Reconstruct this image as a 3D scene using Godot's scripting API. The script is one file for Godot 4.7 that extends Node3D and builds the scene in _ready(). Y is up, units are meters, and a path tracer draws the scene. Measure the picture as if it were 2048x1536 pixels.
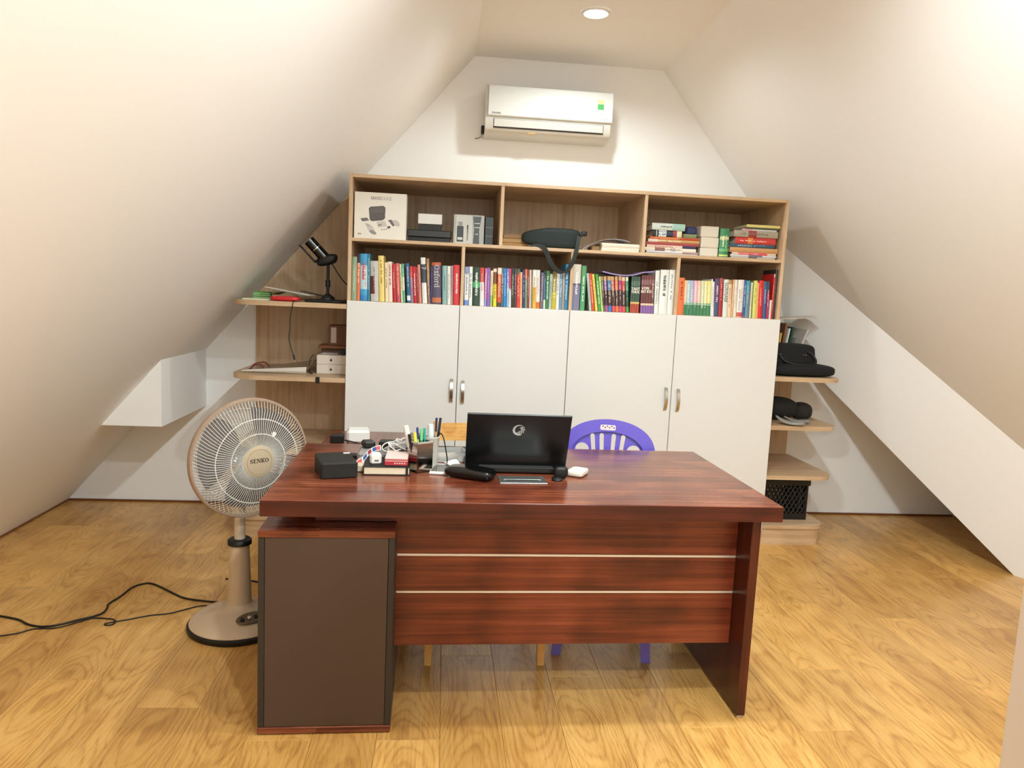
extends Node3D

const HC := 2.782       # ceiling height
const CL := 0.079       # left edge of the flat ceiling
const CR := 1.233       # right edge of the flat ceiling
const XL := -2.314      # left slope meets the floor
const XR := 3.5         # right slope meets the floor
const ZF := 5.3         # wall behind the viewer
const DESK := Vector3(-0.5657, 0, 2.4861)
const DESK_YAW := 0.0184

class MB:
	var v := PackedVector3Array()
	var n := PackedVector3Array()
	var t := PackedVector2Array()
	var x := Transform3D.IDENTITY
	var us := Vector2.ONE
	var uo := Vector2.ZERO
	var raw_uv := false

	func at(p: Vector3, b := Basis.IDENTITY) -> MB:
		x = Transform3D(b, p)
		return self

	func tri(a: Vector3, b: Vector3, c: Vector3, na: Vector3, nb: Vector3, nc: Vector3, ta := Vector2.ZERO, tb := Vector2.ZERO, tc := Vector2.ZERO) -> void:
		var pa := x * a
		var pb := x * b
		var pc := x * c
		var ma := (x.basis * na).normalized()
		var mb := (x.basis * nb).normalized()
		var mc := (x.basis * nc).normalized()
		if (pb - pa).cross(pc - pa).dot(ma + mb + mc) > 0.0:
			v.append_array([pa, pc, pb]); n.append_array([ma, mc, mb]); t.append_array([ta, tc, tb])
		else:
			v.append_array([pa, pb, pc]); n.append_array([ma, mb, mc]); t.append_array([ta, tb, tc])

	func quad(a: Vector3, b: Vector3, c: Vector3, d: Vector3, na: Vector3, nb: Vector3, nc: Vector3, nd: Vector3, ta := Vector2.ZERO, tb := Vector2.ZERO, tc := Vector2.ZERO, td := Vector2.ZERO) -> void:
		tri(a, b, c, na, nb, nc, ta, tb, tc)
		tri(a, c, d, na, nc, nd, ta, tc, td)

	func flat(a: Vector3, b: Vector3, c: Vector3, d: Vector3, out: Vector3, ta := Vector2.ZERO, tb := Vector2.ZERO, tc := Vector2.ZERO, td := Vector2.ZERO) -> void:
		var m := (b - a).cross(c - a).normalized()
		if m.dot(out) < 0.0: m = -m
		quad(a, b, c, d, m, m, m, m, ta, tb, tc, td)

	func guv(p: Vector3, axis: int, grain: int) -> Vector2:
		var o := 0
		if axis == grain:
			return Vector2(p[(axis + 1) % 3], p[(axis + 2) % 3]) * us + uo
		o = 3 - axis - grain
		return Vector2(p[o], p[grain]) * us + uo

	# box with chamfered edges; grain is the axis the wood runs along
	func box(c: Vector3, s: Vector3, bev := 0.0015, grain := 0) -> MB:
		var h := s * 0.5
		bev = minf(bev, minf(h.x, minf(h.y, h.z)) * 0.6)
		var f := func(ax: int, sx: float, sy: float, sz: float) -> Vector3:
			var p := Vector3(sx * h.x, sy * h.y, sz * h.z)
			for k in 3:
				if k != ax: p[k] -= signf(p[k]) * bev
			return c + p
		for ax in 3:
			for sg in [-1.0, 1.0]:
				var nrm := Vector3.ZERO
				nrm[ax] = sg
				var q := []
				for e in [[-1.0, -1.0], [1.0, -1.0], [1.0, 1.0], [-1.0, 1.0]]:
					var w := Vector3.ZERO
					w[ax] = sg; w[(ax + 1) % 3] = e[0]; w[(ax + 2) % 3] = e[1]
					q.append(f.call(ax, w.x, w.y, w.z))
				quad(q[0], q[1], q[2], q[3], nrm, nrm, nrm, nrm, guv(q[0], ax, grain), guv(q[1], ax, grain), guv(q[2], ax, grain), guv(q[3], ax, grain))
		if bev > 0.00005:
			for ax in 3:
				var a1 := (ax + 1) % 3
				var a2 := (ax + 2) % 3
				for s1 in [-1.0, 1.0]:
					for s2 in [-1.0, 1.0]:
						var w0 := Vector3.ZERO
						w0[ax] = -1.0; w0[a1] = s1; w0[a2] = s2
						var w1 := w0
						w1[ax] = 1.0
						var nn := Vector3.ZERO
						nn[a1] = s1; nn[a2] = s2
						nn = nn.normalized()
						var pa: Vector3 = f.call(a1, w0.x, w0.y, w0.z)
						var pb: Vector3 = f.call(a1, w1.x, w1.y, w1.z)
						var pc: Vector3 = f.call(a2, w1.x, w1.y, w1.z)
						var pd: Vector3 = f.call(a2, w0.x, w0.y, w0.z)
						quad(pa, pb, pc, pd, nn, nn, nn, nn, guv(pa, a1, grain), guv(pb, a1, grain), guv(pc, a1, grain), guv(pd, a1, grain))
			for sx in [-1.0, 1.0]:
				for sy in [-1.0, 1.0]:
					for sz in [-1.0, 1.0]:
						var nn := Vector3(sx, sy, sz).normalized()
						var pa: Vector3 = f.call(0, sx, sy, sz)
						tri(pa, f.call(1, sx, sy, sz), f.call(2, sx, sy, sz), nn, nn, nn, guv(pa, 0, grain), guv(pa, 0, grain), guv(pa, 0, grain))
		return self

	func lathe(prof: Array, seg := 32, from := 0.0, to := TAU) -> MB:
		var m := prof.size()
		var nr: Array[Vector2] = []
		for i in m - 1:
			var d: Vector2 = prof[i + 1] - prof[i]
			nr.append(Vector2(d.y, -d.x).normalized())
		for i in m - 1:
			var n0: Vector2 = nr[i]
			var n1: Vector2 = nr[i]
			if i > 0 and nr[i - 1].dot(nr[i]) > 0.7: n0 = (nr[i - 1] + nr[i]).normalized()
			if i < m - 2 and nr[i + 1].dot(nr[i]) > 0.7: n1 = (nr[i + 1] + nr[i]).normalized()
			for k in seg:
				var a0 := from + (to - from) * k / seg
				var a1 := from + (to - from) * (k + 1) / seg
				var d0 := Vector3(cos(a0), 0, sin(a0))
				var d1 := Vector3(cos(a1), 0, sin(a1))
				var y0 := Vector3(0, prof[i].y, 0)
				var y1 := Vector3(0, prof[i + 1].y, 0)
				var A: Vector3 = d0 * prof[i].x + y0
				var B: Vector3 = d1 * prof[i].x + y0
				var C: Vector3 = d1 * prof[i + 1].x + y1
				var D: Vector3 = d0 * prof[i + 1].x + y1
				var na0 := d0 * n0.x + Vector3(0, n0.y, 0)
				var nb0 := d1 * n0.x + Vector3(0, n0.y, 0)
				var nc1 := d1 * n1.x + Vector3(0, n1.y, 0)
				var nd1 := d0 * n1.x + Vector3(0, n1.y, 0)
				if prof[i].x < 1e-6: tri(A, C, D, na0, nc1, nd1)
				elif prof[i + 1].x < 1e-6: tri(A, B, C, na0, nb0, nc1)
				else: quad(A, B, C, D, na0, nb0, nc1, nd1)
		return self

	# round rod along points
	func tube(pts: Array, r: float, sides := 8, r_end := -1.0, caps := true) -> MB:
		if r_end < 0.0: r_end = r
		var m := pts.size()
		var up := Vector3.UP
		var tan0: Vector3 = (pts[1] - pts[0]).normalized()
		if absf(tan0.dot(up)) > 0.9: up = Vector3.RIGHT
		var u := up.cross(tan0).normalized()
		var rings := []
		var cents := []
		for i in m:
			var tg: Vector3 = (pts[mini(i + 1, m - 1)] - pts[maxi(i - 1, 0)]).normalized()
			u = (u - tg * u.dot(tg)).normalized()
			var w := tg.cross(u)
			var rr := lerpf(r, r_end, float(i) / (m - 1))
			var ring := []
			for k in sides:
				var a := TAU * k / sides
				ring.append(u * cos(a) * rr + w * sin(a) * rr)
			rings.append(ring)
			cents.append(pts[i])
		for i in m - 1:
			for k in sides:
				var k1 := (k + 1) % sides
				var A: Vector3 = rings[i][k]
				var B: Vector3 = rings[i][k1]
				var C: Vector3 = rings[i + 1][k1]
				var D: Vector3 = rings[i + 1][k]
				quad(cents[i] + A, cents[i] + B, cents[i + 1] + C, cents[i + 1] + D, A, B, C, D)
		if caps:
			for e in [0, m - 1]:
				var nn: Vector3 = -tan0 if e == 0 else (pts[m - 1] - pts[m - 2]).normalized()
				for k in sides:
					tri(cents[e], cents[e] + rings[e][k], cents[e] + rings[e][(k + 1) % sides], nn, nn, nn)
		return self

	# polygon in local xy, drawn out from z0 to z1
	func prism(poly: PackedVector2Array, z0: float, z1: float, grain := 0) -> MB:
		var idx := Geometry2D.triangulate_polygon(poly)
		for s in [[z0, -1.0], [z1, 1.0]]:
			var nn := Vector3(0, 0, s[1] * signf(z1 - z0))
			for i in range(0, idx.size(), 3):
				var a := Vector3(poly[idx[i]].x, poly[idx[i]].y, s[0])
				var b := Vector3(poly[idx[i + 1]].x, poly[idx[i + 1]].y, s[0])
				var c := Vector3(poly[idx[i + 2]].x, poly[idx[i + 2]].y, s[0])
				tri(a, b, c, nn, nn, nn, guv(a, 2, grain), guv(b, 2, grain), guv(c, 2, grain))
		var m := poly.size()
		var area := 0.0
		for i in m: area += poly[i].cross(poly[(i + 1) % m])
		var sg := 1.0 if area > 0.0 else -1.0
		var en: Array[Vector2] = []
		for i in m:
			var d := poly[(i + 1) % m] - poly[i]
			en.append(Vector2(d.y, -d.x).normalized() * sg)
		var run := 0.0
		for i in m:
			var j := (i + 1) % m
			var n0 := en[i]
			var n1 := en[i]
			if en[(i + m - 1) % m].dot(en[i]) > 0.8: n0 = (en[(i + m - 1) % m] + en[i]).normalized()
			if en[j].dot(en[i]) > 0.8: n1 = (en[j] + en[i]).normalized()
			var run2 := run + poly[i].distance_to(poly[j])
			var m0 := Vector3(n0.x, n0.y, 0)
			var m1 := Vector3(n1.x, n1.y, 0)
			quad(Vector3(poly[i].x, poly[i].y, z0), Vector3(poly[j].x, poly[j].y, z0), Vector3(poly[j].x, poly[j].y, z1), Vector3(poly[i].x, poly[i].y, z1), m0, m1, m1, m0,
				Vector2(z0, run) * us + uo, Vector2(z0, run2) * us + uo, Vector2(z1, run2) * us + uo, Vector2(z1, run) * us + uo)
			run = run2
		return self

	# soft rounded lump (superellipsoid)
	func blob(c: Vector3, s: Vector3, e1 := 0.5, e2 := 0.5, nu := 28, nv := 16, warp = null) -> MB:
		var pw := func(a: float, e: float) -> float: return signf(a) * pow(absf(a), e)
		var g := []
		for j in nv + 1:
			var row := []
			var ph := -PI / 2 + PI * j / nv
			for i in nu + 1:
				var th := TAU * i / nu
				var p := Vector3(pw.call(cos(ph), e1) * pw.call(cos(th), e2) * s.x, pw.call(sin(ph), e1) * s.y, pw.call(cos(ph), e1) * pw.call(sin(th), e2) * s.z) * 0.5
				if warp != null: p = warp.call(p)
				row.append(c + p)
			g.append(row)
		grid(g, true, c)
		return self

	func grid(g: Array, closed_u := false, away := Vector3.INF, inward := false) -> void:
		var nv := g.size() - 1
		var nu: int = g[0].size() - 1
		var nn := []
		for j in nv + 1:
			var row := []
			for i in nu + 1:
				var i0 := i - 1
				var i1 := i + 1
				if closed_u:
					i0 = (i + nu - 1) % nu
					i1 = (i + 1) % nu
				else:
					i0 = maxi(i0, 0); i1 = mini(i1, nu)
				var du: Vector3 = g[j][i1] - g[j][i0]
				var dv: Vector3 = g[mini(j + 1, nv)][i] - g[maxi(j - 1, 0)][i]
				var m := du.cross(dv)
				if m.length() < 1e-12: m = (g[j][i] - away) if away != Vector3.INF else Vector3.UP
				m = m.normalized()
				if away != Vector3.INF and m.dot(g[j][i] - away) < 0.0: m = -m
				row.append(m)
			nn.append(row)
		for j in nv:
			for i in nu:
				quad(g[j][i], g[j][i + 1], g[j + 1][i + 1], g[j + 1][i], nn[j][i], nn[j][i + 1], nn[j + 1][i + 1], nn[j + 1][i],
					Vector2(float(i) / nu, float(j) / nv), Vector2(float(i + 1) / nu, float(j) / nv), Vector2(float(i + 1) / nu, float(j + 1) / nv), Vector2(float(i) / nu, float(j + 1) / nv))

	# bent sheet with thickness; f(u, v) gives the middle surface, u and v from 0 to 1
	func sheet(f: Callable, nu: int, nv: int, th: float) -> MB:
		var mid := []
		for j in nv + 1:
			var row := []
			for i in nu + 1: row.append(f.call(float(i) / nu, float(j) / nv))
			mid.append(row)
		var top := []
		var bot := []
		for j in nv + 1:
			var rt := []
			var rb := []
			for i in nu + 1:
				var du: Vector3 = mid[j][mini(i + 1, nu)] - mid[j][maxi(i - 1, 0)]
				var dv: Vector3 = mid[mini(j + 1, nv)][i] - mid[maxi(j - 1, 0)][i]
				var m := du.cross(dv).normalized()
				rt.append(mid[j][i] + m * th * 0.5)
				rb.append(mid[j][i] - m * th * 0.5)
			top.append(rt); bot.append(rb)
		grid(top); 
		var flipped := []
		for row in bot:
			var r2: Array = row.duplicate()
			r2.reverse()
			flipped.append(r2)
		grid(flipped)
		var edge := []
		for i in nu: edge.append([top[0][i], top[0][i + 1], bot[0][i + 1], bot[0][i], mid[1][i]])
		for i in nu: edge.append([top[nv][i], top[nv][i + 1], bot[nv][i + 1], bot[nv][i], mid[nv - 1][i]])
		for j in nv: edge.append([top[j][0], top[j + 1][0], bot[j + 1][0], bot[j][0], mid[j][1]])
		for j in nv: edge.append([top[j][nu], top[j + 1][nu], bot[j + 1][nu], bot[j][nu], mid[j][nu - 1]])
		for e in edge: flat(e[0], e[1], e[2], e[3], e[0] - e[4])
		return self

	# flat strap along points, across gives its width direction
	func strap(pts: Array, across: Array, w: float, th: float) -> MB:
		var m := pts.size() - 1
		return sheet(func(u: float, v: float) -> Vector3:
			var i := int(round(v * m))
			return pts[i] + across[i] * (u - 0.5) * w, 2, m, th)

	func mesh() -> ArrayMesh:
		var a := []
		a.resize(Mesh.ARRAY_MAX)
		a[Mesh.ARRAY_VERTEX] = v
		a[Mesh.ARRAY_NORMAL] = n
		a[Mesh.ARRAY_TEX_UV] = t
		var m := ArrayMesh.new()
		m.add_surface_from_arrays(Mesh.PRIMITIVE_TRIANGLES, a)
		return m

# ---------------------------------------------------------------- helpers
var mats := {}
var taken := {}
var rng := RandomNumberGenerator.new()

func hexc(s: String) -> Color:
	return Color.html(s)

func mat(key: String, col: Color, rough := 0.5, metal := 0.0, tex: Texture2D = null) -> StandardMaterial3D:
	if mats.has(key): return mats[key]
	var m := StandardMaterial3D.new()
	m.resource_name = key
	m.albedo_color = col
	m.roughness = rough
	m.metallic = metal
	if tex: m.albedo_texture = tex
	mats[key] = m
	return m

func cmat(h: String, rough := 0.55, metal := 0.0) -> StandardMaterial3D:
	return mat("plain_%s_%d_%d" % [h, int(rough * 100), int(metal * 100)], hexc(h), rough, metal)

func numbered(called: String) -> String:
	if not taken.has(called):
		taken[called] = 0
		return called
	taken[called] += 1
	return "%s_%03d" % [called, taken[called]]

func tag(o: Node, label: String, category: String, group := "", kind := "") -> void:
	o.set_meta("label", label)
	o.set_meta("category", category)
	if group: o.set_meta("group", group)
	if kind: o.set_meta("kind", kind)

func thing(called: String, label: String, category: String, at := Vector3.ZERO, yaw := 0.0, group := "", kind := "") -> Node3D:
	var o := Node3D.new()
	o.name = numbered(called)
	add_child(o)
	o.position = at
	o.rotation.y = yaw
	tag(o, label, category, group, kind)
	return o

func mi(called: String, mesh: Mesh, m: Material) -> MeshInstance3D:
	var o := MeshInstance3D.new()
	o.name = called
	o.mesh = mesh
	o.material_override = m
	o.cast_shadow = GeometryInstance3D.SHADOW_CASTING_SETTING_ON
	return o

func part(p: Node, called: String, b: MB, m: Material, label := "") -> MeshInstance3D:
	var o := mi(called, b.mesh(), m)
	p.add_child(o, true)
	if label: o.set_meta("label", label)
	return o

func single(called: String, b: MB, m: Material, label: String, category: String, at := Vector3.ZERO, yaw := 0.0, group := "", kind := "") -> MeshInstance3D:
	var o := mi(numbered(called), b.mesh(), m)
	add_child(o)
	o.position = at
	o.rotation.y = yaw
	tag(o, label, category, group, kind)
	return o

# a builder whose shapes are given in room coordinates but land under node p
func room(p: Node3D) -> MB:
	var b := MB.new()
	b.x = p.transform.affine_inverse()
	return b

func bx(p0: Vector3, p1: Vector3, b: MB, bev := 0.0015, grain := 0) -> MB:
	return b.box((p0 + p1) * 0.5, (p1 - p0).abs(), bev, grain)

func smooth(pts: Array, sub := 6) -> Array:
	var out := []
	var m := pts.size()
	for i in m - 1:
		var p0: Vector3 = pts[maxi(i - 1, 0)]
		var p1: Vector3 = pts[i]
		var p2: Vector3 = pts[i + 1]
		var p3: Vector3 = pts[mini(i + 2, m - 1)]
		for k in sub:
			out.append(p1.cubic_interpolate(p2, p0, p3, float(k) / sub))
	out.append(pts[m - 1])
	return out

func lettering(p: Node, text: String, size: float, at: Vector3, b: Basis, m: Material, called := "lettering", serif := false, bold := false) -> MeshInstance3D:
	var tm := TextMesh.new()
	var f := SystemFont.new()
	f.font_names = PackedStringArray(["Droid Serif" if serif else "Droid Sans"])
	if bold: f.font_weight = 700
	tm.font = f
	tm.text = text
	tm.font_size = 32
	tm.pixel_size = size / 32.0
	tm.depth = 0.0006
	tm.curve_step = 2.0
	var o := mi(called, tm, m)
	o.transform = Transform3D(b, at)
	p.add_child(o, true)
	return o

# ---------------------------------------------------------------- textures
# wood with the grain along v: arches of growth rings, streaks and pores
func wood(w: int, h: int, sd: int, dark: Color, mid: Color, light: Color, rings: float, arch: float, streak: float, pore: float, ring_amp := 0.42, wave := 0.16, warp_amp := 0.10) -> ImageTexture:
	var n1 := FastNoiseLite.new()
	n1.seed = sd; n1.frequency = 0.7; n1.fractal_octaves = 2
	var n2 := FastNoiseLite.new()
	n2.seed = sd + 7; n2.frequency = 1.0; n2.fractal_octaves = 2
	var im := Image.create(w, h, false, Image.FORMAT_RGB8)
	var data := PackedByteArray()
	data.resize(w * h * 3)
	var r := RandomNumberGenerator.new()
	r.seed = sd
	var uc := r.randf_range(0.3, 0.7)
	var bend := r.randf_range(0, TAU)
	var k := 0
	for y in h:
		var v := float(y) / h
		var cu := uc + 0.10 * sin(TAU * v + bend)
		var lift := sin(TAU * v + bend * 1.7) * 0.5
		for x in w:
			var u := float(x) / w
			var d := u - cu
			var wob := n1.get_noise_2d(u * 3.0, 1.6 * cos(TAU * v) + 4.0) + n1.get_noise_2d(u * 3.0 + 9.0, 1.6 * sin(TAU * v))
			var s := d * d * arch + lift * 0.9 + wob * warp_amp
			var q := 0.5 + 0.5 * sin(TAU * s * rings)
			q = q * q * q
			var st := n2.get_noise_2d(u * 14.0, v * 1.2) + 0.6 * n2.get_noise_2d(u * 45.0, v * 2.5)
			var po := n2.get_noise_2d(u * 170.0, v * 16.0)
			var e := 0.5 - (q - 0.3) * ring_amp + st * streak + wob * wave
			if po > 0.28: e -= pore * (po - 0.28) * 2.0
			var c: Color
			if e < 0.5: c = dark.lerp(mid, clampf(e * 2.0, 0.0, 1.0))
			else: c = mid.lerp(light, clampf(e * 2.0 - 1.0, 0.0, 1.0))
			data[k] = int(c.r * 255.0); data[k + 1] = int(c.g * 255.0); data[k + 2] = int(c.b * 255.0)
			k += 3
	im.set_data(w, h, false, Image.FORMAT_RGB8, data)
	return ImageTexture.create_from_image(im)

func wmat(key: String, tex: Texture2D, rough: float, tint := Color.WHITE, coat := 0.0) -> StandardMaterial3D:
	var m := mat(key, tint, rough, 0.0, tex)
	if coat > 0.0:
		m.clearcoat_enabled = true
		m.clearcoat = coat
		m.clearcoat_roughness = 0.12
	return m

# spine print: one strip for each book on a shared sheet
var atlas: Image
var strips := 0
var book_mat: StandardMaterial3D

func spine(base: String, bands: String, ink: String) -> Rect2:
	var col := strips % 92
	var row := strips / 92
	strips += 1
	var x0 := col * 22
	var y0 := row * 128
	atlas.fill_rect(Rect2i(x0, y0, 22, 128), hexc(base))
	for s in bands.split(",", false):
		var q := s.split(":")
		var rr := q[0].split("-")
		var cc := q[1].split("@")
		var u0 := 0.0
		var u1 := 1.0
		if cc.size() > 1:
			u0 = float(cc[1].split("-")[0]) / 100.0
			u1 = float(cc[1].split("-")[1]) / 100.0
		atlas.fill_rect(Rect2i(x0 + int(22 * u0), y0 + int(128 * (1.0 - float(rr[1]) / 100.0)), int(22 * (u1 - u0)), int(128 * (float(rr[1]) - float(rr[0])) / 100.0)), hexc(cc[0]))
	if ink:
		var lines := 1 + rng.randi() % 2
		for l in lines:
			var y := rng.randf_range(10, 34)
			var stop := rng.randf_range(70, 104)
			var wd := rng.randi_range(3, 6) if l == 0 else 2
			var xx := x0 + (8 if lines == 1 else (6 if l == 0 else 14))
			while y < stop:
				var ln := rng.randi_range(2, 5)
				atlas.fill_rect(Rect2i(xx + rng.randi() % 2, y0 + int(y), wd, ln), hexc(ink))
				y += ln + rng.randi_range(1, 2)
				if rng.randf() < 0.12: y += 5
	return Rect2((x0 + 1.0) / 2048.0, (y0 + 0.5) / 256.0, 20.0 / 2048.0, 127.0 / 256.0)

# a bound book: spine toward +z, standing, its left lower spine corner at the origin
func book_parts(o: Node3D, w: float, h: float, depth: float, r: Rect2, lay := false) -> void:
	var b := MB.new()
	if lay: b.x = Transform3D(Basis(Vector3(0, 1, 0), Vector3(-1, 0, 0), Vector3(0, 0, 1)), Vector3(h, 0, 0)) # the head turns to the left
	var bt := minf(0.0018, w * 0.14)
	var pl := r.position + Vector2(0.0008, r.size.y * 0.5)
	# rounded spine
	var ns := 4
	var bulge := minf(0.003, w * 0.16)
	for i in ns:
		var u0 := float(i) / ns
		var u1 := float(i + 1) / ns
		var z0 := -bulge + bulge * sin(PI * u0)
		var z1 := -bulge + bulge * sin(PI * u1)
		var m0 := Vector3(cos(PI * u0) * -0.45, 0, 1).normalized()
		var m1 := Vector3(cos(PI * u1) * -0.45, 0, 1).normalized()
		var t0 := r.position.x + r.size.x * u0
		var t1 := r.position.x + r.size.x * u1
		b.quad(Vector3(w * u0, 0, z0), Vector3(w * u1, 0, z1), Vector3(w * u1, h, z1), Vector3(w * u0, h, z0), m0, m1, m1, m0,
			Vector2(t0, r.end.y), Vector2(t1, r.end.y), Vector2(t1, r.position.y), Vector2(t0, r.position.y))
		for yy in [0.0, h]:
			var up := Vector3(0, 1 if yy > 0 else -1, 0)
			b.quad(Vector3(w * u0, yy, z0), Vector3(w * u1, yy, z1), Vector3(w * u1, yy, -bulge - bt), Vector3(w * u0, yy, -bulge - bt), up, up, up, up, pl, pl, pl, pl)
	for s in [0, 1]:
		var xa := 0.0 if s == 0 else w - bt
		var c := Vector3(xa + bt * 0.5, h * 0.5, -bulge - (depth - bulge) * 0.5)
		var hs := Vector3(bt, h, depth - bulge) * 0.5
		for ax in 3:
			for sg in [-1.0, 1.0]:
				var nn := Vector3.ZERO
				nn[ax] = sg
				var q := []
				for e in [[-1.0, -1.0], [1.0, -1.0], [1.0, 1.0], [-1.0, 1.0]]:
					var p := Vector3.ZERO
					p[ax] = sg * hs[ax]; p[(ax + 1) % 3] = e[0] * hs[(ax + 1) % 3]; p[(ax + 2) % 3] = e[1] * hs[(ax + 2) % 3]
					q.append(c + p)
				b.quad(q[0], q[1], q[2], q[3], nn, nn, nn, nn, pl, pl, pl, pl)
	part(o, "cover", b, book_mat)
	var g := MB.new()
	g.x = b.x
	var ins := minf(0.004, h * 0.03)
	g.box(Vector3(w * 0.5, h * 0.5, -bulge - bt - (depth - bulge - bt - ins) * 0.5), Vector3(w - 2.0 * bt - 0.0002, h - ins * 2.0, depth - bulge - bt - ins), 0.0)
	part(o, "pages", g, cmat("e8dfcc", 0.85))

# ---------------------------------------------------------------- scene
var t_oak: Texture2D
var t_walnut: Texture2D
var t_beech: Texture2D
var white_wall: StandardMaterial3D
var oak: StandardMaterial3D
var oak_edge: StandardMaterial3D
var walnut: StandardMaterial3D
var walnut_dark: StandardMaterial3D
var charcoal: StandardMaterial3D
var black: StandardMaterial3D
var black_gloss: StandardMaterial3D
var steel: StandardMaterial3D

func _ready() -> void:
	rng.seed = 20240
	# camera
	var cam := Camera3D.new()
	cam.name = "camera"
	cam.position = Vector3(-0.05, 1.3723, 4.6117)
	cam.basis = Basis.from_euler(Vector3(-0.1206, -0.0952, 0.0461))
	cam.fov = rad_to_deg(2.0 * atan(768.0 / 1468.6))
	cam.near = 0.02
	add_child(cam)
	cam.current = true
	# surroundings: a closed room at night, no sky
	var we := WorldEnvironment.new()
	we.name = "world"
	var env := Environment.new()
	env.background_mode = Environment.BG_COLOR
	env.background_color = Color.BLACK
	env.tonemap_mode = Environment.TONE_MAPPER_LINEAR
	env.tonemap_exposure = 1.78
	env.sdfgi_enabled = true
	env.ssao_enabled = true
	env.ssil_enabled = true
	we.environment = env
	add_child(we)
	# recessed lamps in the flat ceiling
	downlight(Vector3(0.646, HC, 0.816), 0.7, "round white recessed ceiling lamp above the air conditioner end")
	downlight(Vector3(0.65, HC, 2.62), 1.9, "round white recessed ceiling lamp above the desk front")
	downlight(Vector3(0.63, HC, 3.36), 1.6, "round white recessed ceiling lamp in front of the desk")
	downlight(Vector3(0.64, HC, 4.9), 3.4, "round white recessed ceiling lamp behind the viewer")

	materials()
	shell()
	floor_planks()
	bookcase()
	corner_shelves()
	desk()
	air_conditioner()
	fan()
	wooden_chair()
	plastic_chair()
	books()
	top_row()
	left_shelf_items()
	right_shelf_items()
	desk_items()
	cords()
	book_mat.albedo_texture = ImageTexture.create_from_image(atlas)

func downlight(p: Vector3, energy: float, label: String) -> void:
	var o := thing("ceiling_downlight", label, "ceiling lamp", p, 0.0, "recessed ceiling lamps")
	var ring := MB.new()
	ring.lathe([Vector2(0.058, -0.0005), Vector2(0.058, -0.006), Vector2(0.062, -0.009), Vector2(0.072, -0.007), Vector2(0.076, -0.0005)].map(func(q): return Vector2(q.x, q.y)), 40)
	part(o, "trim_ring", ring, mat("lamp_ring", Color(0.9, 0.9, 0.88), 0.35))
	var lens := MB.new()
	lens.lathe([Vector2(0.0, -0.004), Vector2(0.058, -0.004), Vector2(0.058, -0.001), Vector2(0.0, -0.001)], 40)
	var lm := mat("lamp_lens", Color(1, 1, 1), 0.4)
	lm.emission_enabled = true
	lm.emission = Color(1.0, 1.0, 1.0)
	lm.emission_energy_multiplier = 6.0
	part(o, "lens", lens, lm)
	var l := SpotLight3D.new()
	l.name = "lamp_glow"
	l.spot_angle = 82.0
	l.spot_angle_attenuation = 0.45
	l.light_size = 0.05
	l.light_energy = energy
	l.light_color = Color(0.935, 0.985, 1.0)
	l.spot_range = 12.0
	l.spot_attenuation = 2.0
	l.shadow_enabled = true
	l.position = Vector3(0, -0.012, 0)
	l.rotation.x = -PI / 2
	o.add_child(l)

func materials() -> void:
	t_oak = wood(192, 768, 11, Color(0.72, 0.59, 0.45), Color(0.82, 0.695, 0.55), Color(0.88, 0.775, 0.64), 2.0, 1.2, 0.30, 0.35, 0.16, 0.12)
	t_walnut = wood(320, 900, 23, Color(0.28, 0.115, 0.07), Color(0.46, 0.225, 0.145), Color(0.60, 0.35, 0.235), 1.8, 1.0, 0.34, 0.18, 0.22, 0.20)
	t_beech = wood(96, 384, 31, Color(0.78, 0.52, 0.26), Color(0.88, 0.66, 0.36), Color(0.93, 0.75, 0.46), 2.0, 2.0, 0.25, 0.2, 0.25, 0.12)
	white_wall = mat("white_wall_paint", Color(0.98, 0.975, 0.965), 0.7)
	oak = wmat("oak_laminate", t_oak, 0.45)
	oak_edge = wmat("oak_edge_band", t_oak, 0.4, Color(1.12, 1.08, 1.02))
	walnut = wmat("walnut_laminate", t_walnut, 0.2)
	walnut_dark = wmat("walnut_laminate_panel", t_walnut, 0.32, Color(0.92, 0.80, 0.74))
	charcoal = mat("charcoal_laminate", Color(0.29, 0.215, 0.165), 0.6)
	black = mat("black_plastic", Color(0.035, 0.035, 0.035), 0.5)
	black_gloss = mat("black_gloss", Color(0.02, 0.022, 0.024), 0.22)
	steel = mat("brushed_steel", Color(0.75, 0.74, 0.72), 0.25, 1.0)
	atlas = Image.create(2048, 256, false, Image.FORMAT_RGB8)
	book_mat = mat("book_covers", Color.WHITE, 0.45)

func poly2(a: Array) -> PackedVector2Array:
	var p := PackedVector2Array()
	for q in a: p.append(Vector2(q[0], q[1]))
	return p

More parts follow.
